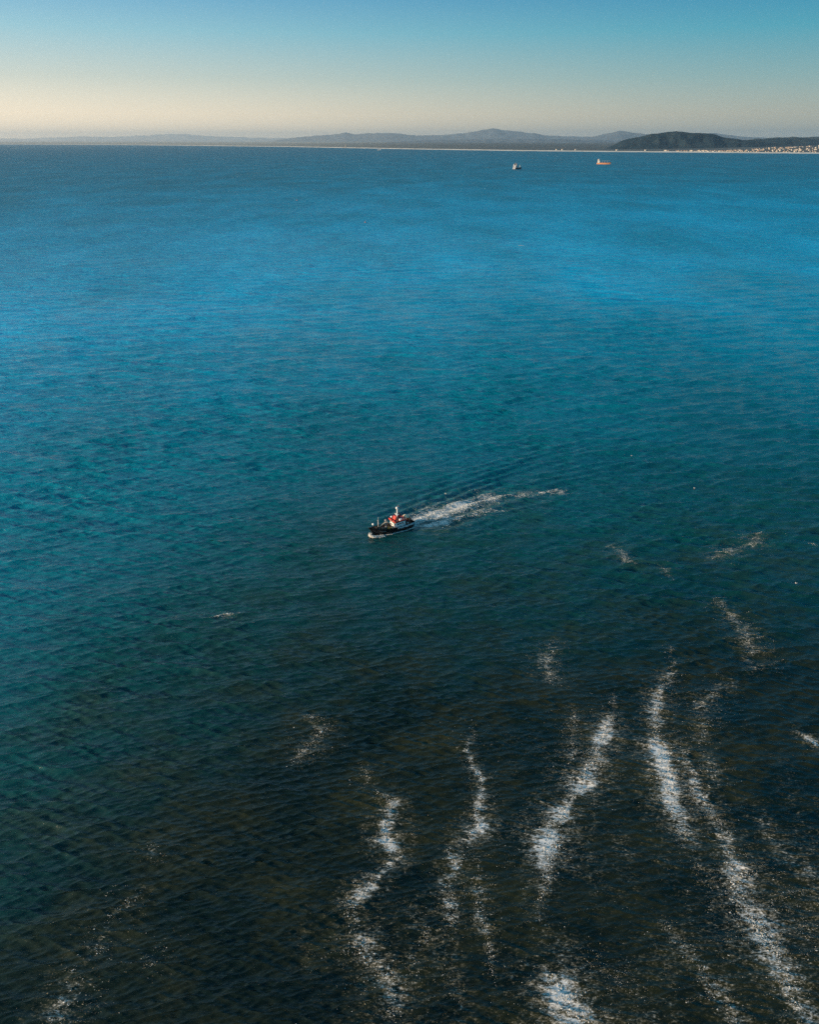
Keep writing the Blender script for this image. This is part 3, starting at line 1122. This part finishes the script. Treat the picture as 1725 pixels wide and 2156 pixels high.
# middle distance range
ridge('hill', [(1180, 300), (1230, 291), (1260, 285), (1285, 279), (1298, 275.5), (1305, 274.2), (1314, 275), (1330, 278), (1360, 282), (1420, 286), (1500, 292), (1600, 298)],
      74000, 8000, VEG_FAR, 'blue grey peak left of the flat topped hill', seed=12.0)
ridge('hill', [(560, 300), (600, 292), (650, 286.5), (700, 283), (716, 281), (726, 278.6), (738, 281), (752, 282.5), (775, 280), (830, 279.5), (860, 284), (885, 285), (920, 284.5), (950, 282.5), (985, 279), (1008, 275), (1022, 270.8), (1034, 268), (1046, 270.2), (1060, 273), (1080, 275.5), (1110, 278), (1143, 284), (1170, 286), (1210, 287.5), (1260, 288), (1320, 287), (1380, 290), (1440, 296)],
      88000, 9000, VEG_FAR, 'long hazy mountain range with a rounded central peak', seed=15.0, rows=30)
ridge('hill', [(820, 300), (900, 295.5), (1000, 293.5), (1080, 292.5), (1160, 293), (1250, 294.5), (1330, 297), (1400, 300)],
      52000, 6000, VEG_FAR, 'low dark plateau in front of the central peak', seed=18.0)
# farthest, nearly lost in haze on the left
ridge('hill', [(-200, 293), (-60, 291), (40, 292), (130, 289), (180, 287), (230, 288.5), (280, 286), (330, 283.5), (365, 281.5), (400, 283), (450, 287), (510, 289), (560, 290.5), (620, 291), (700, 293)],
      150000, 12000, VEG_HAZED, 'pale mountain line nearly lost in haze on the left', seed=21.0)
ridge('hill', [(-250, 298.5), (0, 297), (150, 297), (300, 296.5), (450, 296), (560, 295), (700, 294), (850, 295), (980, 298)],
      112000, 8000, VEG_HAZED, 'low hazy coastal hills on the left under the pale mountains', seed=24.0)


# ------------------------------------------------------------------ houses on the far right shore
def house_proto(w, d, h, roof, wall_m, roof_m, name='house'):
    o = MB()
    o.box((0, 0, h / 2 - 3), (w, d, h + 6))
    # window rows on the two faces the sea sees, set 0.1 m proud of the plaster
    e = o.build(name, wall_m)
    r = MB()
    if roof == 'gable':
        r.prism([(-d / 2 - .5, h + .02), (d / 2 + .5, h + .02), (0, h + d * 0.28)], 0, -w / 2 - .5, w / 2 + .5)
    elif roof == 'hip':
        bm = r.bm
        a = [bm.verts.new(p) for p in ((-w / 2 - .5, -d / 2 - .5, h + .02), (w / 2 + .5, -d / 2 - .5, h + .02), (w / 2 + .5, d / 2 + .5, h + .02), (-w / 2 - .5, d / 2 + .5, h + .02))]
        t = [bm.verts.new(p) for p in ((-w / 4, 0, h + d * .26), (w / 4, 0, h + d * .26))]
        for f in ((a[0], a[1], t[1], t[0]), (a[1], a[2], t[1]), (a[2], a[3], t[0], t[1]), (a[3], a[0], t[0]), (a[3], a[2], a[1], a[0])):
            bm.faces.new(f)
    else:
        r.box((0, 0, h + .32), (w + .5, d + .5, .6))
        r.box((w * .15, 0, h + 1.6), (w * .3, d * .4, 2.0))
    ro = r.build('roof', roof_m, e)
    wn = MB()
    nst = max(1, int(h / 3))
    for f in range(nst):
        z = 1.7 + f * 3.0
        k = max(2, int(w / 4))
        for i in range(k):
            x = -w / 2 + (i + .5) * w / k
            wn.box((x, -d / 2 - .06, z), (1.5, .12, 1.2))
        k = max(2, int(d / 4))
        for i in range(k):
            yv = -d / 2 + (i + .5) * d / k
            wn.box((-w / 2 - .06, yv, z), (.12, 1.5, 1.2))
    wd = wn.build('window', M['glass'], e)
    wd['kind'] = 'stuff'
    return e


H_LABEL = {
    0: 'cream house with terracotta gable roof in the far shore town',
    1: 'white house with grey hipped roof in the far shore town',
    2: 'pale flat roofed apartment block in the far shore town',
    3: 'ochre house with sandy hipped roof in the far shore town',
}
protos = [house_proto(20, 13, 6, 'gable', M['plaster_cream'], M['tiles_red']),
          house_proto(22, 15, 6, 'hip', M['plaster_white'], M['tiles_grey']),
          house_proto(34, 16, 11, 'flat', M['plaster_white'], M['tiles_sand']),
          house_proto(24, 14, 7, 'hip', M['plaster_ochre'], M['tiles_sand'])]
used = set()
hr = random.Random(5)


def place_house(kind, px, d, rot, sc, label=None, group='houses of the far shore town'):
    p, v = shore_frame(px)
    q = p + v * d
    z = ground_z(px, d) + 4.0 * noise.noise(Vector((q.x * 0.002, q.y * 0.002, 1.7))) * min(1, d / 900) + 1.0
    src = protos[kind]
    if kind in used:
        o = src.copy()
        C.objects.link(o)
        for ch in src.children:
            c = ch.copy()
            C.objects.link(c)
            c.parent = o
    else:
        o = src
        used.add(kind)
    o.location = (q.x, q.y, z)
    o.rotation_euler = (0, 0, rot)
    o.scale = (sc, sc, sc)
    tag(o, label or H_LABEL[kind], 'house', group)


for i in range(275):
    px = 1395 + 350 * hr.random() ** 0.72
    dens = np.interp(px, [1400, 1500, 1560, 1640, 1745], [200, 340, 620, 1000, 1350])
    d = 150 + (dens - 100) * hr.random()
    place_house(hr.choice([0, 0, 1, 1, 2, 3]), px, d, hr.choice([0.5, 0.65, 0.8, -0.4]) + hr.uniform(-.2, .2), hr.uniform(0.85, 1.25))
for px in (1172, 1188, 1215, 1300, 1360):
    place_house(2, px + hr.uniform(-3, 3), 320, 0.6, 1.3, 'lone pale flat roofed block on the far beach left of the town', 'lone blocks along the far beach')

# slender pale tower on the shore left of centre
tb = at_dist(728, 310.5, 19400)
tw = empty('shore_tower', (tb.x, tb.y, 8))
tag(tw, 'slender pale tower standing on the far shore left of centre', 'tower')
MB().lathe((0, 0, 0), [(11, 0), (10.5, 4), (7, 5), (5.5, 45), (5.2, 52), (7.5, 53), (7.5, 56), (4.5, 57), (4.2, 64), (0.6, 70)], 14).build('shaft', M['plaster_cream'], tw, True)
MB().box((-26, 0, 8), (44, 20, 16)).box((-60, 4, 5), (24, 16, 10)).build('base_building', M['plaster_cream'], tw)


# ------------------------------------------------------------------ far ships
def hull_rows(Lh, B, zt_bow, zt_mid, zt_st, draft=3.0, n=26, fl=0.35):
    """half-section rows from bow to stern, mirrored into a closed hull; x forward"""
    rows = []
    for i in range(n):
        t = i / (n - 1)
        zt = zt_mid + (zt_bow - zt_mid) * max(0, 1 - t / .3) ** 1.6 + (zt_st - zt_mid) * max(0, (t - .75) / .25) ** 1.5
        half = B / 2 * (1 - (1 - min(1, t / .32)) ** 2.3) * (1 - 0.16 * max(0, (t - .8) / .2) ** 2)
        r = []
        for s in (1, -1):
            lev = []
            for v in (0, .3, .6, 1.0):
                z = -draft + (zt + draft) * v
                w = half * (0.72 + 0.28 * v ** 0.6) if t < .3 else half * (0.9 + 0.1 * min(1, v * 2))
                rake = (0.06 * Lh * (v - .4)) * max(0, 1 - t / .25) ** 1.5
                x = Lh * (0.5 - t) + rake
                lev.append((x, s * w, z))
            r.append(lev)
        rows.append(r[1][::-1] + r[0])
    return rows


def simple_hull(mb, *a, **k):
    rows = hull_rows(*a, **k)
    g = mb.loft(rows)
    try:
        mb.bm.faces.new(g[-1])
    except ValueError:
        pass
    # weather deck a little below the rail
    for A, B in zip(g[:-1], g[1:]):
        try:
            mb.bm.faces.new((A[0], B[0], B[-1], A[-1]))
        except ValueError:
            pass
    bmesh.ops.recalc_face_normals(mb.bm, faces=mb.bm.faces)
    return mb


def heading(x, y): return math.atan2(y, x)


# orange tanker at right
pt = sea_pt(1271.5, 346.5)
tk = empty('cargo_ship', (pt.x, pt.y, 0), heading(.93, -.36))
tk.scale = (1.14, 1.14, 1.14)
tag(tk, 'orange hulled ship with pale stern tower anchored far out at right', 'ship')
simple_hull(MB(), 84, 15, 12, 7.5, 8.5).build('hull', M['shiporange'], tk)
MB().box((34, 0, 11.4), (12, 9, 1.6)).build('forecastle', M['shipdark'], tk)
MB().box((0, 0, 7.9), (52, 11, .8)).build('hatch_deck', M['shipdeck'], tk)
h_ = MB()
for k in range(4):
    h_.box((-16 + k * 11, 0, 9.0), (8.5, 8.5, 1.8), bevel=.2)
h_.build('hatch_cover', M['shipdeck'], tk)
MB().box((-31, 0, 13), (13, 13.5, 11), bevel=.3).box((-31, 0, 21.2), (10, 14.5, 5.4), bevel=.3).box((-31.5, 0, 25.4), (6, 10, 3)).build('superstructure', M['shipwhite'], tk)
w_ = MB()
for z in (10.5, 13.5, 16.5):
    for k in range(6):
        w_.box((-24.45, -5 + k * 2, z), (.12, 1.1, 1.0))
        if k < 4:
            w_.box((-35 + k * 2.6, -6.8, z), (1.1, .12, 1.0))
w_.box((-25.95, 0, 22), (.12, 13, 1.6)).box((-31, -7.3, 22), (8.5, .12, 1.6))
w_.build('window', M['glass'], tk)['kind'] = 'stuff'
MB().lathe((-36, 0, 18.5), [(2.2, 0), (2.0, 9), (1.6, 10)], 12).build('funnel', M['shiporange'], tk, True)
MB().tube((-31, 0, 26.5), (-31, 0, 36), .5, .2).tube((-31, -3, 31), (-31, 3, 31), .2).build('mast', M['shipwhite'], tk)
for x in (-9, 7, 22):
    cr = MB().tube((x, 0, 8), (x, 0, 19), 1.0, .8).box((x, 0, 19.5), (2.6, 2.6, 2.2)).build('crane', M['shipgrey'], tk)
    MB().tube((x + 1, 0, 19.6), (x + 13, 0, 21.5), .55, .3).build('jib', M['shipgrey'], cr)

# grey ship seen from astern
pt = sea_pt(1090.5, 357.0)
gs = empty('cargo_ship', (pt.x, pt.y, 0), heading(.66, .75))
gs.scale = (1.12, 1.25, 1.08)
tag(gs, 'grey white ship with dark hull seen from astern, left of the orange ship', 'ship')
simple_hull(MB(), 68, 17, 11, 7.5, 9).build('hull', M['shipdark'], gs)
MB().box((-33.95, 0, 5.6), (.5, 14.0, 5.6)).build('transom', M['shipgrey'], gs)
MB().box((-22, 0, 14), (16, 15.5, 12), bevel=.3).box((-20, 0, 23), (11, 17, 6), bevel=.3).box((-19, 0, 28), (7, 10, 4)).build('superstructure', M['shipgrey'], gs)
w_ = MB()
for z in (11, 14, 17):
    for k in range(6):
        w_.box((-30.05, -6 + k * 2.4, z), (.12, 1.2, 1.1))
w_.box((-25.55, 0, 24), (.12, 14, 1.5))
w_.build('window', M['glass'], gs)['kind'] = 'stuff'
MB().lathe((-27, 0, 20), [(2.4, 0), (2.2, 9), (1.8, 10)], 12).build('funnel', M['shipdark'], gs, True)
MB().tube((-18, 0, 30), (-18, 0, 40), .6, .25).tube((-18, -4, 35), (-18, 4, 35), .25).build('mast', M['shipdark'], gs)
MB().box((4, 0, 9.2), (26, 10, 3.4), bevel=.3).build('hatch_cover', M['shipwhite'], gs)
cr = MB().tube((20, 0, 8), (20, 0, 22), 1.0, .7).build('crane', M['cream'], gs)
MB().tube((20, 0, 21), (8, 0, 19), .5, .3).build('jib', M['cream'], gs)

# pale vessel close under the far shore
pt = sea_pt(799, 316.8)
pv = empty('cargo_ship', (pt.x, pt.y, 0), heading(-1, -.1))
tag(pv, 'tiny pale vessel lying close under the hazy far shore', 'ship')
simple_hull(MB(), 62, 11, 10, 7, 7.5).build('hull', M['shipwhite'], pv)
MB().box((-16, 0, 10.5), (15, 9, 7), bevel=.3).box((-15, 0, 16), (9, 9, 4), bevel=.3).build('superstructure', M['shipwhite'], pv)
MB().tube((-15, 0, 18), (-15, 0, 25), .4, .2).build('mast', M['shipwhite'], pv)


# ------------------------------------------------------------------ mooring buoys
def buoy(px, py, label):
    p = sea_pt(px, py)
    b = empty('mooring_buoy', (p.x, p.y, 0))
    tag(b, label, 'buoy', 'orange buoys out in the bay')
    MB().lathe((0, 0, -.6), [(1.0, 0), (1.5, .5), (1.55, 1.3), (1.2, 1.6), (.5, 1.75)], 14).build('float', M['orange'], b, True)
    fr = MB()
    for k in range(4):
        a = PI / 4 + k * PI / 2
        fr.tube((math.cos(a) * .9, math.sin(a) * .9, .9), (math.cos(a) * .18, math.sin(a) * .18, 3.0), .07, .05)
    fr.build('tower_frame', M['orange'], b)
    MB().lathe((0, 0, 3.0), [(.25, 0), (.25, .3), (.18, .55), (.05, .6)], 10).build('lantern', M['darkred'], b, True)


buoy(625.5, 422.5, 'small orange buoy farthest out on the far blue water')
buoy(769.5, 468.8, 'small orange buoy nearer on the blue water below the range')


# ------------------------------------------------------------------ gulls resting on the water
def gull(px, py, rz, label, sc=1.0):
    p = sea_pt(px, py)
    D = (p - Vector((0, 0, CAM_H))).length
    _, _, z = waves(np.array([p.x]), np.array([p.y]), np.array([max(D * D / CAM_H * .00074, D * .0018)]))
    b = empty('seagull', (p.x, p.y, float(z[0]) - .02), rz)
    b.scale = (sc, sc, sc)
    tag(b, label, 'seagull', 'seagulls resting on the water')
    m = MB()
    m.ball((0, 0, .10), .16, 12, (1.6, .85, .75))
    m.ball((.22, 0, .26), .075, 10, (1.15, .9, .95))
    m.tube((.17, 0, .14), (.21, 0, .25), .075, .055)
    m.tube((-.2, 0, .12), (-.36, 0, .16), .07, .02)
    m.build('body', M['feather'], b, True)
    for s in (1, -1):
        MB().ball((-.06, s * .11, .15), .12, 10, (1.9, .35, .55)).build('wing', M['feathergrey'], b, True)
    MB().tube((.28, 0, .255), (.37, 0, .24), .022, .006).build('beak', M['beak'], b)


for px, py, rz, lab in ((939, 1038, 2.6, 'white gull floating just above the start of the boat wake'),
                        (1331, 957, 3.4, 'white gull floating beyond the far end of the boat wake'),
                        (1463, 1027, 2.9, 'white gull floating right of the far end of the wake'),
                        (1677, 1228, 3.0, 'white gull floating near right edge below the wispy foam')):
    gull(px, py, rz, lab, 1.35)

# ------------------------------------------------------------------ the black fishing boat
HB = Vector((-.82, -.574, 0))
boat = empty('fishing_boat', (boat_bow.x, boat_bow.y, 0.0), heading(HB.x, HB.y))
tag(boat, 'black hulled workboat with white wheelhouse, red top deck and pale mast', 'boat')
LEN = 19.2
# local frame: x forward, y port, z up; the stem meets the water at x = 0


def sheer(t): return float(np.interp(t, [0, .08, .2, .35, .5, .75, 1], [4.2, 3.75, 3.1, 2.65, 2.35, 2.2, 2.35]))
def halfb(t): return 2.85 * (1 - (1 - min(1, t / .38)) ** 2.4) * (1 - .12 * max(0, (t - .75) / .25) ** 2)


def hull_pt(t, v, s, off=0.0, z_over=None):
    zt = sheer(t) if z_over is None else z_over
    kz = -1.6
    z = kz + (zt - kz) * v
    # stem: 0.8 behind at the keel, 0 at the water, 2 m of flare overhang at the rail
    a0 = float(np.interp(z, [-1.6, 0, 1.5, 3, 4.2], [1.0, 0, -.5, -1.3, -2.1]))
    a = a0 * (1 - t) ** 2 + t * LEN + (0.35 * (z / 2.3) * t ** 6)
    hw = halfb(t)
    flare = float(np.interp(v, [0, .28, .45, .7, 1], [.05, .62, .86, .95, 1.0]))
    if t < .38:
        flare = float(np.interp(v, [0, .28, .45, .7, 1], [.03, .35, .50, .76, 1.0])) * (1 - t / .38) + flare * (t / .38)
    blunt = 0.42 * v ** 1.5 * max(0, 1 - t / .06)
    return Vector((-a, s * (hw * flare + blunt + off), z))


ts = [0, .012, .03, .06, .1, .15, .2, .27, .35, .45, .55, .65, .75, .85, .93, 1.0]
vs_ = [0, .15, .28, .36, .45, .58, .7, .85, 1.0]
hb = MB()
for s in (1, -1):
    hb.loft([[hull_pt(t, v, s) for v in vs_] for t in ts])
hb.loft([[hull_pt(1.0, v, -1) for v in vs_], [hull_pt(1.0, v, 1) for v in vs_]])
hb.loft([[hull_pt(0, v, -1) for v in vs_], [hull_pt(0, v, 1) for v in vs_]])
bmesh.ops.remove_doubles(hb.bm, verts=hb.bm.verts, dist=.002)
bmesh.ops.recalc_face_normals(hb.bm, faces=hb.bm.faces)
hull = hb.build('hull', M['black'], boat, True)
# inner bulwark and deck
db = MB()
for t0, t1 in zip(ts[:-1], ts[1:]):
    q = []
    for t, s in ((t0, 1), (t1, 1), (t1, -1), (t0, -1)):
        p = hull_pt(t, .82, s, -.07)
        p.z = sheer(t) - .95 if t > .2 else sheer(t) - .8
        q.append(db.bm.verts.new(p))
    db.bm.faces.new(q)
db.build('deck', M['deck'], boat)
rl = MB()
for s in (1, -1):
    pts = [hull_pt(t, 1, s) + Vector((0, 0, .03)) for t in ts]
    rl.path(pts, .09, 6)
rl.path([hull_pt(1, 1, -1) + Vector((0, 0, .03)), hull_pt(1, 1, 1) + Vector((0, 0, .03))], .09)
rl.build('bulwark_rail', M['black'], boat)
ib = MB()
for s in (1, -1):
    ib.loft([[hull_pt(t, 1, s, -.12) - Vector((0, 0, .02)), hull_pt(t, .8, s, -.12) - Vector((0, 0, .3))] for t in ts[2:]])
ib.build('inner_bulwark', M['deck'], boat)
# pale panel along the after bulwark, both sides
for s in (1, -1):
    pb = MB()
    tt = np.linspace(.555, .995, 10)
    rows = []
    for t in tt:
        zt = sheer(t)
        v0 = (zt - .95 + 1.6) / (zt + 1.6)
        rows.append([hull_pt(t, v, s, .03) for v in np.linspace(v0, .985, 5)])
    pb.loft(rows)
    o_ = pb.build('quarter_panel', M['panel'], boat, True)
    md = o_.modifiers.new('thick', 'SOLIDIFY')
    md.thickness = .05
    md.offset = 0
# rubbing strake
for s in (1, -1):
    st = MB()
    st.path([hull_pt(t, .68, s, .04) for t in ts[3:]], .07, 6)
    st.build('rubbing_strake', M['rubber'], boat)
# worn name lettering on the bow, too small in the photograph to read
for s in (1, -1):
    nm = MB()
    r_ = random.Random(3)
    t = .155
    for k in range(7):
        p = hull_pt(t, .80, s, .02)
        p2 = hull_pt(t + .012, .80, s, .02)
        d = (p2 - p)
        nm.box(p + d * .5, (d.length * .75, .03, r_.uniform(.26, .34)), rot=rotz(math.atan2(d.y, d.x)))
        t += .017
    t = .19
    for k in range(3):
        p = hull_pt(t, .68, s, .02)
        p2 = hull_pt(t + .010, .68, s, .02)
        d = (p2 - p)
        nm.box(p + d * .5, (d.length * .7, .03, .16), rot=rotz(math.atan2(d.y, d.x)))
        t += .013
    nm.build('worn_name_marking', M['grey'], boat)

# deckhouse
DZ = 1.5
X0, X1 = -10.0, -14.9
MB().box(((X0 + X1) / 2, 0, (DZ + 4.31) / 2), (X0 - X1, 4.7, 4.31 - DZ), bevel=.12).build('deckhouse', M['white'], boat)
for k in range(5):
    y = -1.7 + k * .85
    w = MB().box((X0 + .03, y, 3.62), (.06, .52, .40), bevel=.02).build('window', M['glass'], boat)
    MB().box((X0 + .05, y, 3.86), (.1, .62, .06)).box((X0 + .05, y, 3.38), (.1, .62, .06)).build('frame', M['white'], w)
for s in (1, -1):
    for k in range(3):
        MB().box((X0 - 1.0 - k * 1.15, s * 2.37, 3.45), (.7, .06, .55), bevel=.02).build('window', M['glass'], boat)
    dr = MB().box((X1 + .75, s * 2.37, 2.55), (.8, .06, 1.8), bevel=.02).build('door', M['panel'], boat)
    MB().tube((X1 + .48, s * 2.42, 2.5), (X1 + .48, s * 2.42, 2.75), .025).build('handle', M['steel'], dr)
    hr_ = MB()
    hr_.path([(X0 - .2, s * 2.5, 2.3), (X1 + 1.3, s * 2.5, 2.3)], .03)
    hr_.build('handrail', M['steel'], boat)
# red top deck with overhanging visor and parapet
rd = MB()
rd.prism([(X0 + .62, 4.38), (X0 + .50, 4.95), (X0 + .32, 4.98), (X0 + .32, 4.42), (X1 - .9, 4.42), (X1 - .9, 4.32), (X0 + .52, 4.32)], 1, -2.55, 2.55)
rd.build('top_deck', M['red'], boat)
for s in (1, -1):
    MB().prism([(X0 + .45, 4.36), (X0 + .35, 4.95), (X1 + .5, 4.85), (X1 - .9, 4.6), (X1 - .9, 4.36)], 1, s * 2.5 - .05, s * 2.5 + .05).build('parapet', M['red'], boat)
    rp = MB()
    for k in range(6):
        x = X0 - .2 - k * .95
        rp.tube((x, s * 2.5, 4.8), (x, s * 2.5, 5.45), .03)
    rp.path([(X0 - .2, s * 2.5, 5.45), (X0 - 4.95, s * 2.5, 5.45)], .03)
    rp.build('railing', M['white'], boat)
# casing at the mast foot, funnel and vents
MB().prism([(X0 - .5, 4.37), (X0 - 1.2, 6.1), (X0 - 1.9, 6.1), (X0 - 2.3, 4.37)], 1, -1.5, .55).build('mast_casing', M['red'], boat)
MB().box((-13.4, -.9, 5.3), (1.3, 1.2, 1.9), bevel=.12).build('funnel', M['darkred'], boat)
MB().tube((-13.4, -1.1, 6.2), (-13.6, -1.1, 6.9), .16).tube((-13.4, -.7, 6.2), (-13.6, -.7, 6.8), .16).build('exhaust_pipe', M['rubber'], boat)
for y in (.9, 1.6):
    MB().tube((-14.1, y, 4.36), (-14.1, y, 5.1), .16).ball((-14.05, y, 5.15), .26, 10).build('cowl_vent', M['darkred'], boat, True)
MB().box((-12.9, 1.3, 4.75), (1.1, .9, .75), bevel=.06).build('locker', M['white'], boat)
MB().lathe((-10.5, -1.9, 4.37), [(.1, 0), (.1, .75), (.36, .8), (.45, 1.05), (.38, 1.35), (.1, 1.5)], 12).build('radar_dome', M['white'], boat, True)
# main mast
mm = MB()
mm.tube((-11.9, .1, 4.36), (-12.15, .1, 9.6), .30, .22, 10)
mm.build('mast', M['white'], boat, True)
MB().box((-12.0, .1, 6.9), (1.0, 1.5, .12)).box((-12.15, .1, 9.45), (1.0, 1.1, .12)).build('mast_platform', M['white'], boat)
MB().box((-11.75, .1, 5.15), (.9, .9, 1.3), bevel=.08).build('mast_locker', M['white'], boat)
MB().box((-11.5, .1, 7.25), (.14, 1.7, .16)).tube((-11.5, .1, 6.96), (-11.5, .1, 7.2), .15).build('radar_scanner', M['white'], boat)
MB().lathe((-11.95, .1, 9.5), [(.15, 0), (.55, .25), (.6, .55), (.4, .85), (.1, .95)], 12).build('satellite_dome', M['white'], boat, True)
MB().tube((-12.3, .1, 9.5), (-12.85, .1, 11.4), .09, .05).tube((-12.6, -.7, 10.5), (-12.6, .9, 10.5), .04).build('topmast', M['brown'], boat)
stm = MB()
for p in ((-10.4, 2.3, 4.95), (-10.4, -2.3, 4.95), (-15.2, 2.2, 4.6), (-15.2, -2.2, 4.6)):
    stm.tube((-12.1, .1, 9.2), p, .02, .02, 4)
stm.build('stay', M['steel'], boat)
# foremast, crane and the working deck
MB().tube((-2.6, 0, 2.8), (-2.6, 0, 6.6), .30, .24, 10).box((-2.6, 0, 6.65), (.7, .7, .12)).build('foremast', M['grey'], boat, True)
MB().tube((-2.6, 0, 6.7), (-2.6, 0, 7.9), .13, .09).ball((-2.6, 0, 7.95), .14, 8).build('foremast_lamp_post', M['grey'], boat)
cr = MB().tube((-6.4, 0, 1.6), (-6.4, 0, 4.2), .42, .36, 10).box((-6.4, 0, 4.5), (1.1, 1.0, .9), bevel=.1).build('crane', M['grey'], boat)
MB().tube((-6.1, .15, 4.85), (-2.9, .15, 3.55), .26, .18, 8).build('crane_boom', M['tan'], cr)
MB().tube((-6.3, .45, 4.9), (-9.3, .55, 3.2), .25, .2, 8).build('crane_jib', M['tan'], cr)
MB().ball((-6.9, -.9, 5.2), .52, 12, (1.1, 1, .8)).tube((-6.9, -.9, 4.4), (-6.9, -.9, 5.0), .25).build('crane_cab', M['grey'], cr, True)
wn_ = MB().tube((-7.3, .4, 2.15), (-7.3, 1.9, 2.15), .42, .42, 14).build('winch', M['yellow'], boat)
MB().box((-7.3, 1.15, 1.75), (1.3, 1.9, .35)).tube((-7.3, .3, 2.15), (-7.3, .42, 2.15), .62, .62, 14).tube((-7.3, 1.88, 2.15), (-7.3, 2.0, 2.15), .62, .62, 14).build('winch_frame', M['yellow'], wn_)
MB().box((-8.75, 1.55, 2.2), (.55, .6, 1.5), bevel=.06).build('deck_cabinet', M['cream'], boat)
MB().box((-9.4, 2.05, 1.85), (.9, .6, .6), bevel=.05).build('fish_box', M['red'], boat)
MB().box((-5.0, .1, 2.35), (1.9, 1.8, .5), bevel=.08).build('hatch_cover', M['deck'], boat)
MB().box((-1.5, .0, 3.45), (1.0, 1.5, .45), bevel=.08).tube((-1.5, -1.0, 3.7), (-1.5, 1.0, 3.7), .22).build('windlass', M['rubber'], boat)
MB().tube((-.9, -1.45, 3.4), (-.9, -1.45, 4.35), .06).build('bow_light_post', M['steel'], boat)
MB().ball((-.9, -1.45, 4.75), .50, 14).build('bow_buoy_ball', M['white'], boat, True)
for s in (1, -1):
    for t in (.06, .2):
        p = hull_pt(t, 1, s, -.35)
        MB().tube((p.x, p.y, p.z - .8), (p.x, p.y, p.z + .12), .1).tube((p.x - .35, p.y, p.z - .85), (p.x - .35, p.y, p.z + .12), .1).build('bollard', M['rubber'], boat)
for t in (.42, .5, .6, .72, .86):
    p = hull_pt(t, .80, 1, .22)
    MB().lathe((p.x, p.y, p.z - .3), [(.1, 0), (.2, .06), (.2, .5), (.1, .58)], 10).build('fender', M['rubber'], boat, True)
# stern gear
gal = MB()
for s in (1, -1):
    gal.tube((-18.3, s * 1.9, 1.4), (-17.9, s * 1.7, 4.2), .14)
gal.tube((-17.9, -1.8, 4.2), (-17.9, 1.8, 4.2), .14)
gal.build('stern_gantry', M['rubber'], boat)
MB().box((-16.5, 0, 3.35), (2.1, 4.0, .14)).build('boat_deck', M['darkred'], boat)
bd = MB()
for x in (-15.7, -17.3):
    for s in (1, -1):
        bd.tube((x, s * 1.7, 1.4), (x, s * 1.7, 3.3), .08)
bd.build('boat_deck_post', M['rubber'], boat)
MB().box((-16.2, 2.1, 2.6), (.5, .35, .6), bevel=.05).build('life_ring_box', M['panel'], boat)

# covered rescue boat carried on the after deck
bw = Matrix.Translation(boat.location) @ Matrix.Rotation(heading(HB.x, HB.y), 4, 'Z')
rp_ = bw @ Vector((-16.9, -.3, 3.43))
rb = empty('rescue_boat', rp_, heading(HB.x, HB.y) + PI / 2)
rb.scale = (1.12, 1.3, 1.3)
tag(rb, 'small orange rescue boat under a cream cover at the workboat stern', 'boat')
simple_hull(MB(), 3.4, 1.6, .95, .75, .75, draft=0.0, n=16).build('hull', M['orange'], rb, True)
cv = MB()
cv.ball((0, 0, .74), 1.0, 16, (1.62, .84, .62))
for v in [v for v in cv.bm.verts if v.co.z < .74]:
    v.co.z = .74
cv.build('canvas_cover', M['canvas'], rb, True)

# bow wave and the foam along the boat's waterline
bwv = []
szs = []
zz = []
for k in range(2200):
    u = rng.random()
    side = -1 if rng.random() < .5 else 1
    # crescent pushed ahead of the stem and rolling back along both sides
    a = -1.6 + 5.2 * u ** 1.5
    spread = (1.5 * math.sqrt(max(0, (a + 1.6) / 1.6)) if a < 0.4 else 1.5 * math.sqrt(1.25) + (a - .4) * .30) + rng.normal(0, .28)
    p = bw @ Vector((-a, side * spread, 0))
    bwv.append((p.x, p.y))
    szs.append(rng.uniform(.14, .36))
    zz.append(max(0, rng.normal(.40, .25)) * (1 - u * .7))
lumps('bow_wave_foam', np.array(bwv), np.array(szs), np.array(szs) * .8, 'curling white bow wave at the stem of the black workboat', np.array(zz))
wl = []
for k in range(1700):
    t = rng.uniform(.08, 1.0)
    s = 1 if rng.random() < .75 else -1
    p = bw @ (hull_pt(t, .38, s, .12 + abs(rng.normal(0, .18 + .25 * t))))
    wl.append((p.x, p.y))
sz = rng.uniform(.08, .24, len(wl))
lumps('waterline_foam', np.array(wl), sz, sz * .5, 'thin white foam line along the workboat hull')

# ------------------------------------------------------------------ sea haze
hz = MB()
hz.box((0, 72000, 755), (270000, 214000, 1526))
HAZE = bpy.data.materials.new('sea_haze')
HAZE.use_nodes = True
ht = HAZE.node_tree
ht.nodes.clear()
ho = N(ht, 'ShaderNodeOutputMaterial')
pv_ = N(ht, 'ShaderNodeVolumePrincipled')
pv_.inputs['Color'].default_value = (0.96, 0.95, 0.93, 1)
pv_.inputs['Density'].default_value = 1.2e-5
pv_.inputs['Anisotropy'].default_value = 0.6
L(ht, pv_, 0, ho, 'Volume')
h = hz.build('haze', HAZE)
tag(h, 'thin pale sea haze that fades the far shore and mountains', 'haze', kind='stuff')
